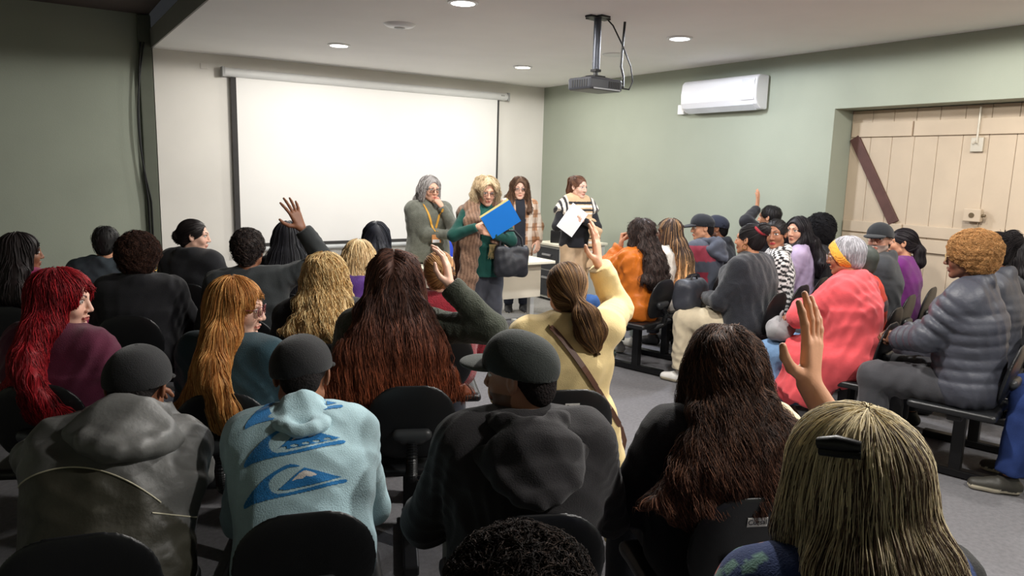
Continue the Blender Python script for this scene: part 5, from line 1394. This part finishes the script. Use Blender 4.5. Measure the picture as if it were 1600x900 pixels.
MB().tube([c + J['Rh'] @ Rx(.6) @ V(.05 * math.cos(a), .05 * math.sin(a), .0) for a in np.linspace(0, 6.283, 19)[:-1]], .014, 8, True).build('scrunchie', material('scrunchie_red', (150, 36, 48), .8, var=.15), J['root'], smooth=True)
J = PEOPLE['A13']; c = J['hc'] + J['Rh'] @ V(.035, -.10, .01)
MB().tube([c + J['Rh'] @ Rx(1.4) @ V(.034 * math.cos(a), .034 * math.sin(a), .0) for a in np.linspace(0, 6.283, 19)[:-1]], .014, 8, True).build('scrunchie', material('scrunchie_dark', (36, 32, 36), .8, var=.15), J['root'], smooth=True)
# white marks on the caps
def capmark(J, boxes, mat, name='cap_mark'):
    P = lambda x, y, z: J['hc'] + J['Rh'] @ (V(x, y, z) * J['hs'])
    m = MB()
    for x0, x1, z0, z1 in boxes:
        q = []
        for y_off in (0, .004):
            for x, z in ((x0, z0), (x1, z0), (x1, z1), (x0, z1)):
                yy = .112 * math.sqrt(max(0, 1 - (x / .0915) ** 2 - ((z - .03) / .096) ** 2)) - .002 + y_off; q.append(P(x, yy, z))
        m.hexa([q[i] for i in (0, 1, 5, 4, 3, 2, 6, 7)])
    return m.build(name, mat, [c for c in kids(J['root']) if c.name.startswith('cap')][0])
WM = material('white_print', (226, 226, 226), .7)
capmark(PEOPLE['C3'], [(-.050, -.034, .060, .085), (-.028, -.010, .060, .085), (-.004, .002, .060, .085), (.006, .012, .060, .085), (.016, .024, .060, .085)], WM)
capmark(PEOPLE['B3'], [(-.03, .03, .055, .075)], WM)
capmark(PEOPLE['C4'], [(-.05, .04, .062, .075), (-.05, -.02, .075, .095)], material('blue_print', (70, 150, 220), .6))

# ---- bags
t = empty('backpack', (4.36, 4.02, .60), .2); tag(t, 'dark grey backpack on the lap of the person in beige trousers', 'backpack')
sdf_obj('body', [B((0, 0, .10), (.15, .09, .13), .06, .03), E((0, .07, .06), (.11, .04, .08), .03)], SHELL, t, (58, 60, 68), .010, fold=(.008, 33))
MB().tube([(-.05, -.02, .22), (-.03, -.02, .255), (.03, -.02, .255), (.05, -.02, .22)], .008, 8).build('handle', BLACKP, t, smooth=True)
t = empty('tote_bag', (4.56, 3.72, 0), .1); tag(t, 'dusty pink tote bag on the floor under the seat of the beige trousers', 'bag')
sdf_obj('body', [B((0, 0, .17), (.055, .15, .165), .03, .03)], CLOTH, t, (120, 84, 92), .010, fold=(.008, 31))
m = MB()
for sx in (-.03, .03): m.tube([(sx, -.07, .32), (sx, -.06, .38), (sx, .06, .38), (sx, .07, .32)], .007, 8)
m.build('handle', material('tote_strap', (100, 66, 76), .8), t, smooth=True)
J = PEOPLE['C10']; p = to_world(J, V(-.10, .40, .62))
t = empty('handbag', p, J['yaw'] + .3); tag(t, 'light grey bag on the lap of the person in coral coat', 'handbag')
sdf_obj('body', [E((0, 0, .06), (.15, .09, .075), .03), B((0, 0, .04), (.13, .07, .04), .03, .03)], CLOTH, t, (138, 136, 138), .009, fold=(.008, 32))
MB().tube([(-.09, 0, .11), (-.05, 0, .16), (.05, 0, .16), (.09, 0, .11)], .008, 8).build('handle', material('bag_strap_grey', (120, 118, 120), .7), t, smooth=True)

# ---- white maker's tags on two chair backs
def chair_tag(root, word):
    bk = [c for c in kids(root) if c.name.startswith('backrest')][0]
    tb = bvh(bk); hit = tb.ray_cast(Vector((0, -1, .735)), Vector((0, 1, 0))); y, nn = hit[0].y, V(*hit[1]); nn = -nn if nn[1] > 0 else nn
    c = V(.0, y, .735) + nn * .002; upd = unit(V(0, 0, 1) - nn * nn[2])
    m = MB(); sheet(m, c, V(1, 0, 0), upd, .058, .027, .002)
    o = m.build('tag', material('tag_white', (214, 212, 208), .5), root); o['label'] = 'small white maker tag'
    cu = bpy.data.curves.new('tag_lettering', 'FONT'); cu.body = word; cu.size = .021; cu.align_x = 'CENTER'; cu.align_y = 'CENTER'; cu.extrude = .0004
    cu.materials.append(material('tag_ink', (40, 40, 44), .6)); tmp = bpy.data.objects.new('tag_tmp', cu); me = bpy.data.meshes.new_from_object(tmp); bpy.data.objects.remove(tmp); f = bpy.data.objects.new('tag_lettering', me); link(f, o)
    Mx = np.eye(4); Mx[:3, 0] = (1, 0, 0); Mx[:3, 1] = upd; Mx[:3, 2] = np.cross((1, 0, 0), upd); Mx[:3, 3] = c + nn * .0016
    f.matrix_basis = Matrix(Mx.tolist())
from mathutils import Matrix
chair_tag(PEOPLE['A14']['chair'], 'Cursal'); chair_tag(PEOPLE['B5']['chair'], 'Cursal')
# ---- blue chairs behind the table
chair(4.06, 7.35, 180, 'bright blue chair behind the table beside the olive grey sweater', 'blue chairs behind the table', 0.0, BLUE)
chair(3.33, 7.75, 180, 'bright blue chair behind the straight black hair', 'blue chairs behind the table', 0.0, BLUE)
# ------------------------------------------------------------------ world, camera, view
w = bpy.data.worlds.new('World'); scene.world = w; w.use_nodes = True
w.node_tree.nodes['Background'].inputs[0].default_value = (.5, .52, .55, 1); w.node_tree.nodes['Background'].inputs[1].default_value = .05
cam = bpy.data.cameras.new('camera'); co = bpy.data.objects.new('camera', cam); COL.objects.link(co)
F_, P_, RO_, Y_, H_ = 1145.5, -.1605, .02643, .5837, 1.65
fw = V(math.sin(Y_) * math.cos(P_), math.cos(Y_) * math.cos(P_), math.sin(P_)); rt = V(math.cos(Y_), -math.sin(Y_), 0.); up = np.cross(rt, fw)
r2 = rt * math.cos(RO_) + up * math.sin(RO_); u2 = -rt * math.sin(RO_) + up * math.cos(RO_)
from mathutils import Matrix
M = np.eye(4); M[:3, 0] = r2; M[:3, 1] = u2; M[:3, 2] = -fw; M[:3, 3] = (0, 0, H_)
co.matrix_world = Matrix(M.tolist())
cam.sensor_width = 36; cam.lens = F_ / 1600 * 36; cam.clip_start = .05
scene.camera = co
scene.view_settings.view_transform = 'Standard'; scene.view_settings.look = 'None'
scene.view_settings.gamma = 1; scene.view_settings.use_curve_mapping = False
scene.view_settings.exposure = -0.3
print('script time %.1f' % (time.time() - T00))
